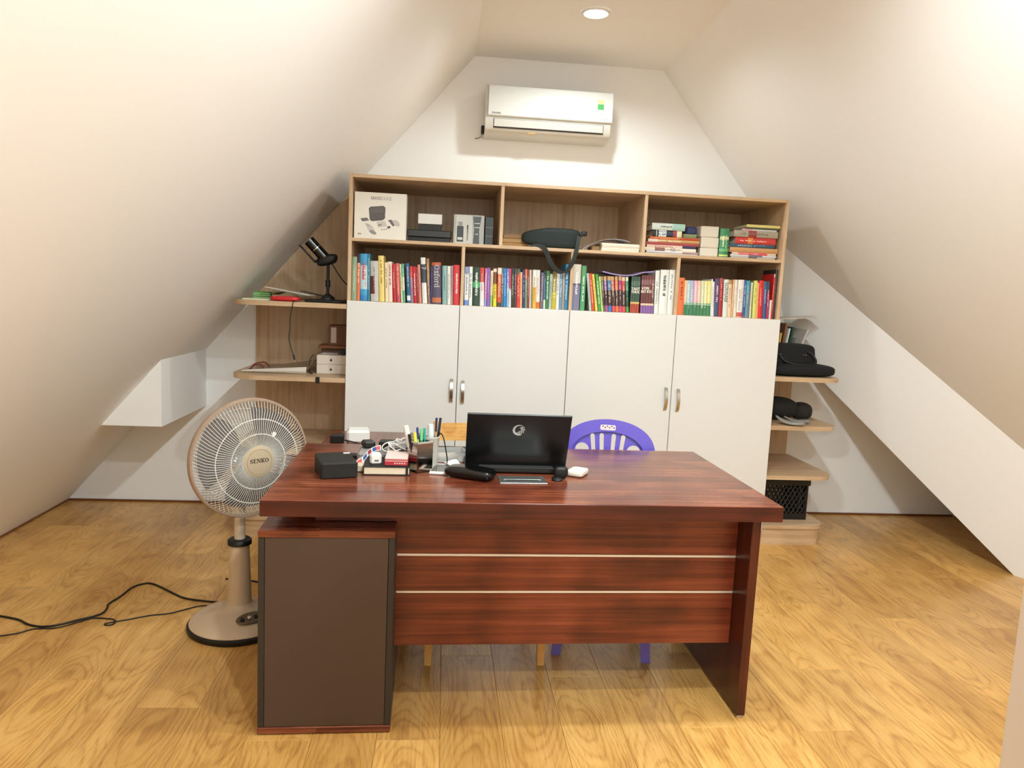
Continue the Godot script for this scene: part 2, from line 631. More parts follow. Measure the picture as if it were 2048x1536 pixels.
func shell() -> void:
	var b := MB.new()
	bx(Vector3(-2.9, 0, -0.15), Vector3(4.1, 3.1, 0), b, 0.0)
	single("wall_back", b, white_wall, "white gable end wall behind the bookcase", "wall", Vector3.ZERO, 0, "", "structure")
	b = MB.new()
	b.prism(poly2([[CL, HC], [XL, 0.0], [XL - 0.25, 0.0], [CL - 0.02, HC + 0.28]]), 0.0, ZF)
	single("wall_left", b, white_wall, "white sloping attic wall on the left running down to the floor", "wall", Vector3.ZERO, 0, "", "structure")
	b = MB.new()
	b.prism(poly2([[CR, HC], [XR, 0.0], [XR + 0.25, 0.0], [CR + 0.02, HC + 0.28]]), 0.0, ZF)
	single("wall_right", b, white_wall, "white sloping attic wall on the right", "wall", Vector3.ZERO, 0, "", "structure")
	b = MB.new()
	bx(Vector3(CL - 0.03, HC, 0), Vector3(CR + 0.03, HC + 0.15, ZF), b, 0.0)
	single("ceiling", b, white_wall, "narrow flat white ceiling strip between the two slopes", "ceiling", Vector3.ZERO, 0, "", "structure")
	b = MB.new()
	bx(Vector3(-2.9, 0, ZF), Vector3(4.1, 3.1, ZF + 0.15), b, 0.0)
	single("wall_front", b, white_wall, "white wall behind the viewer", "wall", Vector3.ZERO, 0, "", "structure")
	# boxed hip beam on the right, from the back wall down to the floor
	var A0 := Vector3(2.016, 1.821, 0)
	var A1 := Vector3(3.5, 0, 1.910)
	var B0 := Vector3(2.180, 1.132, 0)
	var B1 := Vector3(3.042, 0, 1.080)
	var Q0 := Vector3(XR - 1.132 * (XR - CR) / HC, 1.132, 0)
	var Q1 := Vector3(XR, 0, 1.080)
	b = MB.new()
	var mid := (A0 + A1 + B0 + B1 + Q0 + Q1) / 6.0
	b.flat(A0, A1, B1, B0, Vector3(-1, 0, 0.3))
	b.flat(B0, B1, Q1, Q0, Vector3(0, -1, 0))
	b.flat(A0, A1, Q1, Q0, Vector3(1, 1, 0))
	var nn := Vector3(0, 0, -1)
	b.tri(A0, B0, Q0, nn, nn, nn)
	nn = Vector3(0, -1, 0)
	b.tri(A1, B1, Q1, nn, nn, nn)
	single("trim_1", b, white_wall, "broad white boxed hip beam slanting from bookcase to floor on the right", "beam", Vector3.ZERO, 0, "", "structure")
	# boxed beam stub on the left
	var yx := func(y: float) -> float: return XL + (CL - XL) * y / HC
	b = MB.new()
	b.prism(poly2([[yx.call(0.612), 0.612], [-1.488, 0.612], [-1.488, (-1.488 - XL) * HC / (CL - XL)]]), 0.0, 0.718)
	single("trim_2", b, white_wall, "small white boxed beam stub under the left slope", "beam", Vector3.ZERO, 0, "", "structure")
	# doorway post at the right edge of the view
	b = MB.new()
	bx(Vector3(0.36, 0, 4.15), Vector3(0.50, 2.1, 4.27), b, 0.003, 1)
	single("trim_3", b, mat("door_post_paint", Color(0.86, 0.80, 0.74), 0.5), "pale beige doorway post at the lower right edge", "door post", Vector3.ZERO, 0, "", "structure")
	# thin wooden edging along the walls
	var em := mat("floor_edging", Color(0.46, 0.27, 0.15), 0.45)
	b = MB.new()
	bx(Vector3(-2.30, 0, 0), Vector3(-1.21, 0.012, 0.012), b, 0.002)
	bx(Vector3(2.26, 0, 0), Vector3(3.47, 0.012, 0.012), b, 0.002)
	single("baseboard_back", b, em, "thin brown edging strip along the back wall", "edging", Vector3.ZERO, 0, "", "structure")
	b = MB.new()
	bx(Vector3(XL, 0, 0), Vector3(XL + 0.014, 0.012, ZF), b, 0.002)
	single("baseboard_left", b, em, "thin brown edging strip along the left slope", "edging", Vector3.ZERO, 0, "", "structure")

func floor_planks() -> void:
	var o := thing("floor", "honey oak laminate floor of long planks", "floor", Vector3.ZERO, 0, "", "structure")
	var b := MB.new()
	bx(Vector3(-2.6, -0.08, -0.1), Vector3(3.8, -0.0125, ZF + 0.1), b, 0.0)
	part(o, "underlay", b, mat("underlay", Color(0.16, 0.10, 0.06), 0.9))
	var texs := []
	for i in 6:
		texs.append(wood(160, 1000, 100 + i * 13, Color(0.66, 0.465, 0.23), Color(0.82, 0.625, 0.345), Color(0.89, 0.715, 0.44), [6.0, 4.4, 3.2, 7.0, 5.0, 2.6][i], [2.6, 3.4, 1.8, 3.0, 2.4, 2.2][i], [0.16, 0.20, 0.24, 0.16, 0.22, 0.26][i], 0.4, 0.24, 0.20, 0.085))
	var fm := []
	for i in 6:
		for k in 3:
			var tint := [Color(1.0, 1.0, 1.0), Color(0.95, 0.93, 0.90), Color(1.05, 1.05, 1.04)][k] as Color
			fm.append(wmat("floor_plank_%d_%d" % [i, k], texs[i], 0.30, tint))
	b = MB.new()
	b.us = Vector2(5.13, 0.82)
	bx(Vector3(-2.36, -0.012, 4.901), Vector3(3.54, 0.0, ZF), b, 0.0, 2)
	part(o, "floor_behind_viewer", b, fm[3])
	var pw := 0.195
	var pl := 1.22
	var zend := 4.9
	var full := {}
	var r := RandomNumberGenerator.new()
	r.seed = 5
	var x := -2.36
	var cidx := 0
	while x < 3.52:
		var z := -fmod(cidx * 0.437 + r.randf() * 0.2, 1.0) * pl
		while z < zend:
			var z0 := maxf(z, 0.001)
			var z1 := minf(z + pl, zend)
			if z1 - z0 > 0.02:
				var len := z1 - z0
				var key := snappedf(len, 0.001)
				var flip := r.randi() % 2
				var mk := "%s_%d" % [key, flip]
				if not full.has(mk):
					var q := MB.new()
					q.box(Vector3(0, -0.006, 0), Vector3(pw - 0.0006, 0.012, len - 0.0006), 0.0011, 2)
					for i in q.t.size():
						var tt := q.t[i]
						q.t[i] = Vector2((tt.x + pw * 0.5) / pw * (1 if flip == 0 else -1), tt.y / pl + 0.5)
					full[mk] = q.mesh()
				var m := mi("plank", full[mk], fm[r.randi() % fm.size()])
				m.position = Vector3(x + pw * 0.5, 0, (z0 + z1) * 0.5)
				o.add_child(m, true)
			z += pl
		x += pw
		cidx += 1

func bookcase() -> void:
	var o := thing("bookcase", "wide oak bookcase with open book cells above four white doors", "bookcase", Vector3(0.625, 0, 0.32))
	var x0 := -0.568
	var x1 := 1.818
	var zf := 0.632
	var th := 0.018
	var mk := func() -> MB:
		var q := room(o)
		q.us = Vector2(2.2, 0.62)
		q.uo = Vector2(rng.randf(), rng.randf())
		return q
	for s in [[x0, x0 + th], [x1 - th, x1]]:
		part(o, "side_panel", bx(Vector3(s[0], 0.0, 0.002), Vector3(s[1], 1.961, zf), mk.call(), 0.001, 1), oak)
	part(o, "top_panel", bx(Vector3(x0 + th, 1.943, 0.002), Vector3(x1 - th, 1.961, zf), mk.call(), 0.001, 0), oak)
	part(o, "back_panel", bx(Vector3(x0 + th, 0.07, 0.002), Vector3(x1 - th, 1.943, 0.014), mk.call(), 0.0, 1), oak)
	part(o, "shelf", bx(Vector3(x0 + th, 1.616, 0.014), Vector3(x1 - th, 1.633, zf - 0.001), mk.call(), 0.001, 0), oak)
	part(o, "shelf", bx(Vector3(x0 + th, 1.286, 0.014), Vector3(x1 - th, 1.304, zf - 0.001), mk.call(), 0.001, 0), oak)
	for xd in [[0.226, 0.244], [1.007, 1.024]]:
		part(o, "divider", bx(Vector3(xd[0], 1.633, 0.014), Vector3(xd[1], 1.943, zf - 0.002), mk.call(), 0.001, 1), oak)
	for xd in [[0.029, 0.047], [0.620, 0.638], [1.210, 1.228]]:
		part(o, "divider", bx(Vector3(xd[0], 1.304, 0.014), Vector3(xd[1], 1.616, zf - 0.002), mk.call(), 0.001, 1), oak)
	for xd in [[0.029, 0.047], [0.616, 0.634], [1.210, 1.228]]:
		part(o, "partition", bx(Vector3(xd[0], 0.088, 0.014), Vector3(xd[1], 1.286, zf - 0.004), mk.call(), 0.0, 1), oak)
	part(o, "bottom_panel", bx(Vector3(x0 + th, 0.07, 0.014), Vector3(x1 - th, 0.088, zf - 0.002), mk.call(), 0.0, 0), oak)
	part(o, "plinth", bx(Vector3(x0 + th, 0.0, 0.55), Vector3(x1 - th, 0.07, 0.6), mk.call(), 0.0, 0), oak)
	var dm := mat("white_door_laminate", Color(0.905, 0.90, 0.885), 0.22)
	var hx := [-0.001, 0.0605, 1.188, 1.258]
	var w := (x1 - x0) / 4.0
	var h := MB.new()
	var pts := []
	var acr := []
	for i in 13:
		var u := i / 12.0
		pts.append(Vector3(0, (u - 0.5) * 0.126, 0.004 + 0.024 * pow(sin(PI * u), 0.6)))
		acr.append(Vector3.RIGHT)
	h.strap(pts, acr, 0.017, 0.004)
	var hm := h.mesh()
	for i in 4:
		var d := part(o, "door", bx(Vector3(x0 + w * i + 0.0018, 0.087, zf + 0.001), Vector3(x0 + w * (i + 1) - 0.0018, 1.303, zf + 0.019), room(o), 0.0012), dm, "plain white cabinet door")
		var hh := mi("handle", hm, steel)
		hh.position = Vector3(hx[i], [0.843, 0.837, 0.837, 0.831][i], zf + 0.0195) - o.position
		d.add_child(hh, true)
		hh.set_meta("label", "bowed steel handle")

func corner_shelves() -> void:
	# left unit
	var o := thing("corner_shelf", "oak corner shelf with rounded boards left of the bookcase", "shelf unit", Vector3(-0.88, 0, 0.3))
	var mk := func() -> MB:
		var q := room(o)
		q.us = Vector2(2.2, 0.62)
		q.uo = Vector2(rng.randf(), rng.randf())
		return q
	var yx := func(x: float) -> float: return (x - XL) * HC / (CL - XL)
	var q: MB = mk.call()
	q.prism(poly2([[-0.569, 0.0], [-0.569, yx.call(-0.569) - 0.006], [-1.19, yx.call(-1.19) - 0.006], [-1.19, 0.0]]), 0.001, 0.018, 1)
	part(o, "back_panel", q, oak)
	var outline := func(xa: float, xb: float, r: float, zf: float) -> PackedVector2Array:
		# xa is the bookcase side, xb the free rounded side
		var sg := signf(xb - xa)
		var p := PackedVector2Array([Vector2(xa, -0.019), Vector2(xb, -0.019)])
		for i in 9:
			var a := i / 8.0 * PI / 2
			p.append(Vector2(xb - sg * r * (1.0 - cos(a)), -(zf - r + r * sin(a))))
		p.append(Vector2(xa, -zf))
		return p
	var board := func(node: Node3D, called: String, xa: float, xb: float, r: float, zf: float, y0: float, y1: float) -> void:
		var b2: MB = room(node)
		b2.us = Vector2(2.2, 0.62)
		b2.uo = Vector2(rng.randf(), rng.randf())
		# local x -> x, local y -> -z, local z -> y
		b2.x = b2.x * Transform3D(Basis(Vector3(1, 0, 0), Vector3(0, 0, -1), Vector3(0, 1, 0)), Vector3.ZERO)
		b2.prism(outline.call(xa, xb, r, zf), y0, y1, 0)
		part(node, called, b2, oak)
	board.call(o, "shelf", -0.569, -1.185, 0.15, 0.645, 1.259, 1.283)
	board.call(o, "shelf", -0.569, -1.185, 0.15, 0.645, 0.864, 0.888)
	board.call(o, "shelf", -0.569, -1.185, 0.15, 0.645, 0.466, 0.490)
	board.call(o, "base_board", -0.569, -1.185, 0.15, 0.645, 0.098, 0.120)
	board.call(o, "plinth", -0.569, -1.175, 0.14, 0.635, 0.0, 0.097)
	# right unit
	o = thing("corner_shelf", "oak corner shelf with rounded boards right of the bookcase", "shelf unit", Vector3(2.03, 0, 0.3))
	q = room(o)
	q.us = Vector2(2.2, 0.62)
	part(o, "back_panel", bx(Vector3(1.819, 0.0, 0.001), Vector3(2.232, 0.955, 0.018), q, 0.001, 1), oak)
	for y in [0.980, 0.700, 0.409]:
		board.call(o, "shelf", 1.819, 2.246, 0.11, 0.632, y - 0.024, y)
	board.call(o, "base_board", 1.819, 2.215, 0.10, 0.648, 0.098, 0.120)
	board.call(o, "plinth", 1.819, 2.205, 0.09, 0.640, 0.0, 0.097)

func desk() -> void:
	var o := thing("desk", "large reddish walnut office desk with striped front panel", "desk", DESK, DESK_YAW)
	var mk := func(us := Vector2(2.4, 0.62)) -> MB:
		var q := MB.new()
		q.us = us
		q.uo = Vector2(rng.randf(), 0.015)
		return q
	var W := 1.5976
	part(o, "tabletop", bx(Vector3(0, 0.70, -0.8118), Vector3(W, 0.75, 0), mk.call(), 0.0022, 0), walnut)
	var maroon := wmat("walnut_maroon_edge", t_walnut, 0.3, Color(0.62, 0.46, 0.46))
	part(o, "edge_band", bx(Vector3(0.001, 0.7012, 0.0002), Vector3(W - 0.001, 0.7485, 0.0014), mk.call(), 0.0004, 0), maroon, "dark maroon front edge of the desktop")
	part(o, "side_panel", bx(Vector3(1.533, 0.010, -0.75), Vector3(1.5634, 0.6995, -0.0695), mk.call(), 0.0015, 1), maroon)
	for z in [-0.09, -0.72]:
		part(o, "foot", bx(Vector3(1.540, 0.0, z - 0.012), Vector3(1.556, 0.010, z + 0.012), MB.new(), 0.002), cmat("d8d4cc", 0.4))
	for s in [[0.217, 0.394], [0.403, 0.5195], [0.5285, 0.6995]]:
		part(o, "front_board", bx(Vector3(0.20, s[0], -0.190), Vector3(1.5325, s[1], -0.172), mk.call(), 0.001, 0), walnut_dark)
	for s in [[0.3945, 0.4025], [0.520, 0.528]]:
		part(o, "metal_strip", bx(Vector3(0.3925, s[0], -0.189), Vector3(1.5325, s[1], -0.1735), MB.new(), 0.0006), mat("aluminium_strip", Color(0.86, 0.85, 0.83), 0.35, 0.6), "thin pale metal strip")
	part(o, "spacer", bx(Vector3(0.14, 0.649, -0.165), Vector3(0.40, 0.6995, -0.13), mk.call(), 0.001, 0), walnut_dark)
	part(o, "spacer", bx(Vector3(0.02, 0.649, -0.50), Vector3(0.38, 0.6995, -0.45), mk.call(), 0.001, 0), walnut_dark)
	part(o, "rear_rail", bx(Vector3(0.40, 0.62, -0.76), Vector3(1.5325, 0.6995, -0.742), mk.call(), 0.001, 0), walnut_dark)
	# pedestal cupboard under the left end
	var b := Basis(Vector3.UP, DESK_YAW)
	var p := thing("pedestal_cabinet", "charcoal pedestal cabinet with red brown top and base under the desk", "cabinet", DESK + b * Vector3(0.19, 0, -0.29), DESK_YAW)
	var sh := Vector3(-0.19, 0, 0.29)
	var zb := -0.55
	var edge := mat("charcoal_edge", Color(0.17, 0.145, 0.13), 0.5)
	part(p, "top_board", bx(Vector3(-0.0113, 0.627, zb) + sh, Vector3(0.3912, 0.648, -0.030) + sh, mk.call(), 0.0015, 0), walnut)
	part(p, "base_board", bx(Vector3(-0.0113, 0.004, zb) + sh, Vector3(0.3912, 0.024, -0.030) + sh, mk.call(), 0.0015, 0), walnut)
	part(p, "side_panel", bx(Vector3(-0.0108, 0.0245, zb) + sh, Vector3(0.0075, 0.6265, -0.0325) + sh, MB.new(), 0.0015), edge)
	part(p, "side_panel", bx(Vector3(0.3722, 0.0245, zb) + sh, Vector3(0.3905, 0.6265, -0.0325) + sh, MB.new(), 0.0015), edge)
	part(p, "rear_panel", bx(Vector3(0.0085, 0.0250, -0.052) + sh, Vector3(0.3712, 0.6260, -0.0335) + sh, MB.new(), 0.001), charcoal)
	part(p, "drawer_front", bx(Vector3(0.0085, 0.025, zb) + sh, Vector3(0.3712, 0.6260, zb + 0.018) + sh, MB.new(), 0.001), charcoal)
	for s in [Vector3(0.01, 0, -0.05), Vector3(0.37, 0, -0.05), Vector3(0.01, 0, -0.52), Vector3(0.37, 0, -0.52)]:
		part(p, "foot", bx(s + sh + Vector3(-0.012, 0, -0.012), s + sh + Vector3(0.012, 0.004, 0.012), MB.new(), 0.0), black)
	# lower return cabinet behind the left end
	var c := thing("return_cabinet", "low walnut topped return cabinet behind the desk's left end", "cabinet", Vector3(-0.345, 0, 1.42))
	var q := room(c)
	q.us = Vector2(2.4, 0.62)
	part(c, "top_board", bx(Vector3(-0.562, 0.675, 1.132), Vector3(-0.13, 0.6985, 1.72), q, 0.0015, 2), walnut)
	part(c, "body", bx(Vector3(-0.545, 0.03, 1.145), Vector3(-0.145, 0.6745, 1.71), room(c), 0.002), charcoal)
	part(c, "plinth", bx(Vector3(-0.53, 0.0, 1.16), Vector3(-0.16, 0.0295, 1.69), room(c), 0.0), black)

func air_conditioner() -> void:
	var o := thing("air_conditioner", "white split air conditioner on the gable wall with green energy label", "air conditioner", Vector3(0.515, 2.30, 0.0))
	var body := mat("ac_white", Color(0.84, 0.825, 0.79), 0.35)
	var panel := mat("ac_panel_white", Color(0.88, 0.88, 0.86), 0.16)
	var turn := Basis(Vector3(0, 0, 1), Vector3(0, 1, 0), Vector3(1, 0, 0))
	var b := MB.new()
	b.x = Transform3D(turn, -o.position)
	var prof := [[0.001, 2.305], [0.11, 2.302], [0.15, 2.308], [0.178, 2.322], [0.190, 2.336], [0.199, 2.386], [0.202, 2.40], [0.200, 2.55], [0.192, 2.572], [0.17, 2.578], [0.001, 2.578]]
	b.prism(poly2(prof), 0.146, 0.884)
	part(o, "body", b, body)
	b = MB.new()
	b.x = Transform3D(turn, -o.position)
	b.prism(poly2([[0.2025, 2.398], [0.212, 2.397], [0.217, 2.402], [0.2185, 2.48], [0.215, 2.555], [0.209, 2.567], [0.2025, 2.568]]), 0.160, 0.887)
	part(o, "front_panel", b, panel)
	# outlet with flap
	var tilt := Basis(Vector3.RIGHT, 0.18)
	b = MB.new()
	b.x = Transform3D(tilt, Vector3(0.518, 2.360, 0.1945) - o.position)
	b.box(Vector3.ZERO, Vector3(0.650, 0.052, 0.0035), 0.0003)
	part(o, "outlet_slot", b, mat("ac_slot", Color(0.12, 0.11, 0.10), 0.7))
	b = MB.new()
	b.x = Transform3D(tilt, Vector3(0.518, 2.3625, 0.1985) - o.position)
	b.box(Vector3.ZERO, Vector3(0.644, 0.0425, 0.005), 0.0015)
	part(o, "flap", b, body)
	# energy label
	var lb := MB.new()
	lb.x = Transform3D(Basis(), -o.position)
	bx(Vector3(0.795, 2.452, 0.2178), Vector3(0.836, 2.524, 0.2195), lb, 0.0)
	var label := part(o, "energy_label", lb, cmat("eef0e6", 0.5), "green and white energy label sticker")
	for s in [[0.797, 2.500, 0.834, 2.522, "e8d890"], [0.797, 2.468, 0.834, 2.499, "4fae5c"]]:
		var g := MB.new()
		g.x = Transform3D(Basis(), -o.position)
		bx(Vector3(s[0], s[1], 0.2195), Vector3(s[2], s[3], 0.2199), g, 0.0)
		part(label, "printed_band", g, cmat(s[4], 0.5))
	lettering(o, "TOSHIBA", 0.0125, Vector3(0.206, 2.412, 0.2183) - o.position, Basis(), cmat("6c6c6c", 0.5), "brand_lettering", false, true)
	b = MB.new()
	b.x = Transform3D(Basis(), -o.position)
	for i in 9: bx(Vector3(0.822 + i * 0.0052, 2.4135, 0.2178), Vector3(0.8258 + i * 0.0052, 2.4175, 0.2188), b, 0.0)
	part(o, "small_print", b, cmat("b8b8b0", 0.5))
	var st := MB.new()
	st.x = Transform3D(Basis(), -o.position)
	st.blob(Vector3(0.42, 2.3195, 0.174), Vector3(0.052, 0.014, 0.008), 1.0, 1.0, 18, 8)
	part(o, "drip_stain", st, cmat("d8b070", 0.6), "ochre drip stain on the lower lip")
	b = MB.new()
	b.x = Transform3D(Basis(), -o.position)
	bx(Vector3(0.128, 2.318, 0.05), Vector3(0.1455, 2.365, 0.09), b, 0.003)
	part(o, "cable_gland", b, black)
	b = MB.new()
	b.x = Transform3D(Basis(), -o.position)
	b.tube(smooth([Vector3(0.136, 2.320, 0.07), Vector3(0.13, 2.306, 0.05), Vector3(0.11, 2.303, 0.012), Vector3(0.095, 2.303, 0.004)]), 0.003, 6)
	part(o, "drain_pipe", b, cmat("8a857c", 0.5))

func fan() -> void:
	var o := thing("pedestal_fan", "beige pedestal fan with round white wire guard beside the desk", "fan", Vector3(-0.832, 0, 1.70))
	var beige := mat("fan_beige", Color(0.82, 0.73, 0.615), 0.28)
	var rimc := mat("fan_rim", Color(0.66, 0.56, 0.48), 0.32)
	var wire := mat("fan_wire", Color(0.90, 0.89, 0.86), 0.35)
	var yaw := deg_to_rad(38.0)
	# base
	var b := MB.new()
	b.lathe([Vector2(0.0, 0.0), Vector2(0.192, 0.0), Vector2(0.198, 0.008), Vector2(0.197, 0.02), Vector2(0.186, 0.026), Vector2(0.0, 0.026)], 48)
	part(o, "base_ring", b, black)
	b = MB.new()
	b.lathe([Vector2(0.188, 0.022), Vector2(0.190, 0.028), Vector2(0.180, 0.040), Vector2(0.14, 0.058), Vector2(0.09, 0.074), Vector2(0.055, 0.088), Vector2(0.048, 0.10), Vector2(0.0, 0.10)], 48)
	var bs := part(o, "base", b, beige)
	# control plate with knobs
	b = MB.new()
	b.x = Transform3D(Basis(Vector3.UP, yaw) * Basis(Vector3.RIGHT, 0.36), Vector3(sin(yaw) * 0.117, 0.072, cos(yaw) * 0.117))
	b.blob(Vector3.ZERO, Vector3(0.13, 0.010, 0.062), 0.6, 1.0, 28, 8)
	var plate := part(bs, "control_plate", b, mat("fan_plate", Color(0.40, 0.32, 0.25), 0.35))
	for i in 4:
		b = MB.new()
		b.x = Transform3D(Basis(Vector3.UP, yaw) * Basis(Vector3.RIGHT, 0.36), Vector3(sin(yaw) * 0.120, 0.076, cos(yaw) * 0.120)) * Transform3D(Basis(), Vector3(-0.042 + i * 0.027, 0, 0.004))
		b.lathe([Vector2(0.0085, 0.0), Vector2(0.0085, 0.007), Vector2(0.007, 0.009), Vector2(0.0, 0.009)], 16)
		part(o, "knob", b, black if i % 2 == 0 else steel)
	# column
	b = MB.new()
	b.lathe([Vector2(0.047, 0.095), Vector2(0.046, 0.12), Vector2(0.037, 0.34), Vector2(0.0, 0.34)], 32)
	part(o, "column", b, beige)
	b = MB.new()
	b.lathe([Vector2(0.036, 0.338), Vector2(0.046, 0.340), Vector2(0.046, 0.356), Vector2(0.040, 0.362), Vector2(0.0, 0.362)], 32)
	part(o, "collar", b, black)
	b = MB.new()
	b.tube([Vector3(0, 0.35, 0), Vector3(0, 0.66, 0)], 0.021, 20)
	part(o, "pole", b, mat("fan_pole", Color(0.83, 0.75, 0.65), 0.25))
	# head, facing right of the viewer
	var hb := Basis(Vector3.UP, yaw)
	var hc := hb * Vector3(0, 0, 0.095) + Vector3(0, 0.7075, 0)
	var head := Transform3D(hb, hc)
	var face := head * Transform3D(Basis(Vector3.RIGHT, PI / 2), Vector3.ZERO)  # lathe y -> forward
	b = MB.new()
	b.x = face
	b.lathe([Vector2(0.0, -0.24), Vector2(0.035, -0.235), Vector2(0.058, -0.20), Vector2(0.064, -0.15), Vector2(0.062, -0.10), Vector2(0.05, -0.085), Vector2(0.0, -0.085)], 32)
	part(o, "motor_housing", b, beige)
	b = MB.new()
	b.x = Transform3D(hb, Vector3(0, 0.655, 0))
	b.box(Vector3(0, -0.012, -0.02), Vector3(0.05, 0.06, 0.07), 0.01)
	part(o, "neck", b, beige)
	# rim of the guard
	var R := 0.226
	b = MB.new()
	b.x = face
	b.lathe([Vector2(R - 0.004, -0.014), Vector2(R + 0.003, -0.014), Vector2(R + 0.006, -0.009), Vector2(R + 0.006, 0.009), Vector2(R + 0.003, 0.014), Vector2(R - 0.004, 0.014), Vector2(R - 0.004, -0.014)], 72)
	part(o, "guard_rim", b, rimc, "beige brown rim joining the guard halves")
	# wire guards
	for side in [1, -1]:
		b = MB.new()
		b.x = head
		var cnt := 108 if side == 1 else 72
		var r0 := 0.058 if side == 1 else 0.060
		for i in cnt:
			var a := TAU * i / cnt
			var pts := []
			for k in 6:
				var u := k / 5.0
				var rr := lerpf(r0, R - 0.002, u)
				var zz := (0.078 if side == 1 else 0.092) * sqrt(maxf(0.0, 1.0 - pow(u, 3.2)))
				var aa := a + (0.10 * sin(PI * u) if side == 1 else 0.0)
				pts.append(Vector3(cos(aa) * rr, sin(aa) * rr, side * maxf(zz, 0.008)))
			b.tube(pts, 0.00105, 4, -1.0, false)
		for rr in ([0.105, 0.160] if side == 1 else [0.12, 0.18]):
			var pts := []
			var u: float = (rr - r0) / (R - 0.002 - r0)
			var zz := (0.078 if side == 1 else 0.092) * sqrt(1.0 - pow(u, 3.2)) - 0.0012
			for k in 65: pts.append(Vector3(cos(TAU * k / 64.0) * rr, sin(TAU * k / 64.0) * rr, side * zz))
			b.tube(pts, 0.0018, 5, -1.0, false)
		var g := part(o, "front_guard" if side == 1 else "rear_guard", b, wire, "white wire guard")
		g.set_meta("kind", "stuff")
	# centre cap with brand
	b = MB.new()
	b.x = face
	b.lathe([Vector2(0.0, 0.066), Vector2(0.058, 0.066), Vector2(0.062, 0.072), Vector2(0.060, 0.080), Vector2(0.050, 0.083), Vector2(0.0, 0.083)], 40)
	var cap := part(o, "centre_cap", b, mat("fan_cap", Color(0.76, 0.69, 0.58), 0.3))
	b = MB.new()
	b.x = face
	b.lathe([Vector2(0.046, 0.082), Vector2(0.0475, 0.0842), Vector2(0.049, 0.082)], 40)
	part(cap, "cap_ring", b, rimc)
	lettering(o, "SENKO", 0.021, head * Vector3(0, 0.004, 0.0834), hb, cmat("2c2620", 0.5), "brand_lettering", true, true)
	b = MB.new()
	b.x = face
	b.x = head * Transform3D(Basis(Vector3.RIGHT, PI / 2), Vector3(0.062, 0.098, 0.0705))
	b.lathe([Vector2(0.0, -0.001), Vector2(0.009, -0.001), Vector2(0.009, 0.002), Vector2(0.0, 0.002)], 20)
	part(o, "guard_badge", b, cmat("f2f0ea", 0.4), "small round white badge on the guard")
	# blades
	var bm := mat("fan_blade", Color(0.42, 0.40, 0.40, 0.55), 0.15)
	bm.transparency = BaseMaterial3D.TRANSPARENCY_ALPHA
	b = MB.new()
	b.x = face
	b.lathe([Vector2(0.0, -0.04), Vector2(0.036, -0.04), Vector2(0.038, 0.005), Vector2(0.03, 0.02), Vector2(0.0, 0.024)], 28)
	part(o, "blade_hub", b, cmat("4a4442", 0.35))
	for i in 3:
		b = MB.new()
		b.x = head * Transform3D(Basis(Vector3(0, 0, 1), TAU * i / 3.0 + 0.5), Vector3(0, 0, -0.01))
		b.sheet(func(u: float, v: float) -> Vector3:
			var rr := lerpf(0.034, 0.198, v)
			var wd := lerpf(0.55, 0.80, sin(PI * minf(v * 0.75, 1.0))) 
			var a := (u - 0.5) * 2.0 * wd + v * 0.35
			return Vector3(cos(a) * rr, sin(a) * rr, (u - 0.5) * 0.045), 12, 8, 0.0016)
		part(o, "blade", b, bm, "smoky see-through blade")

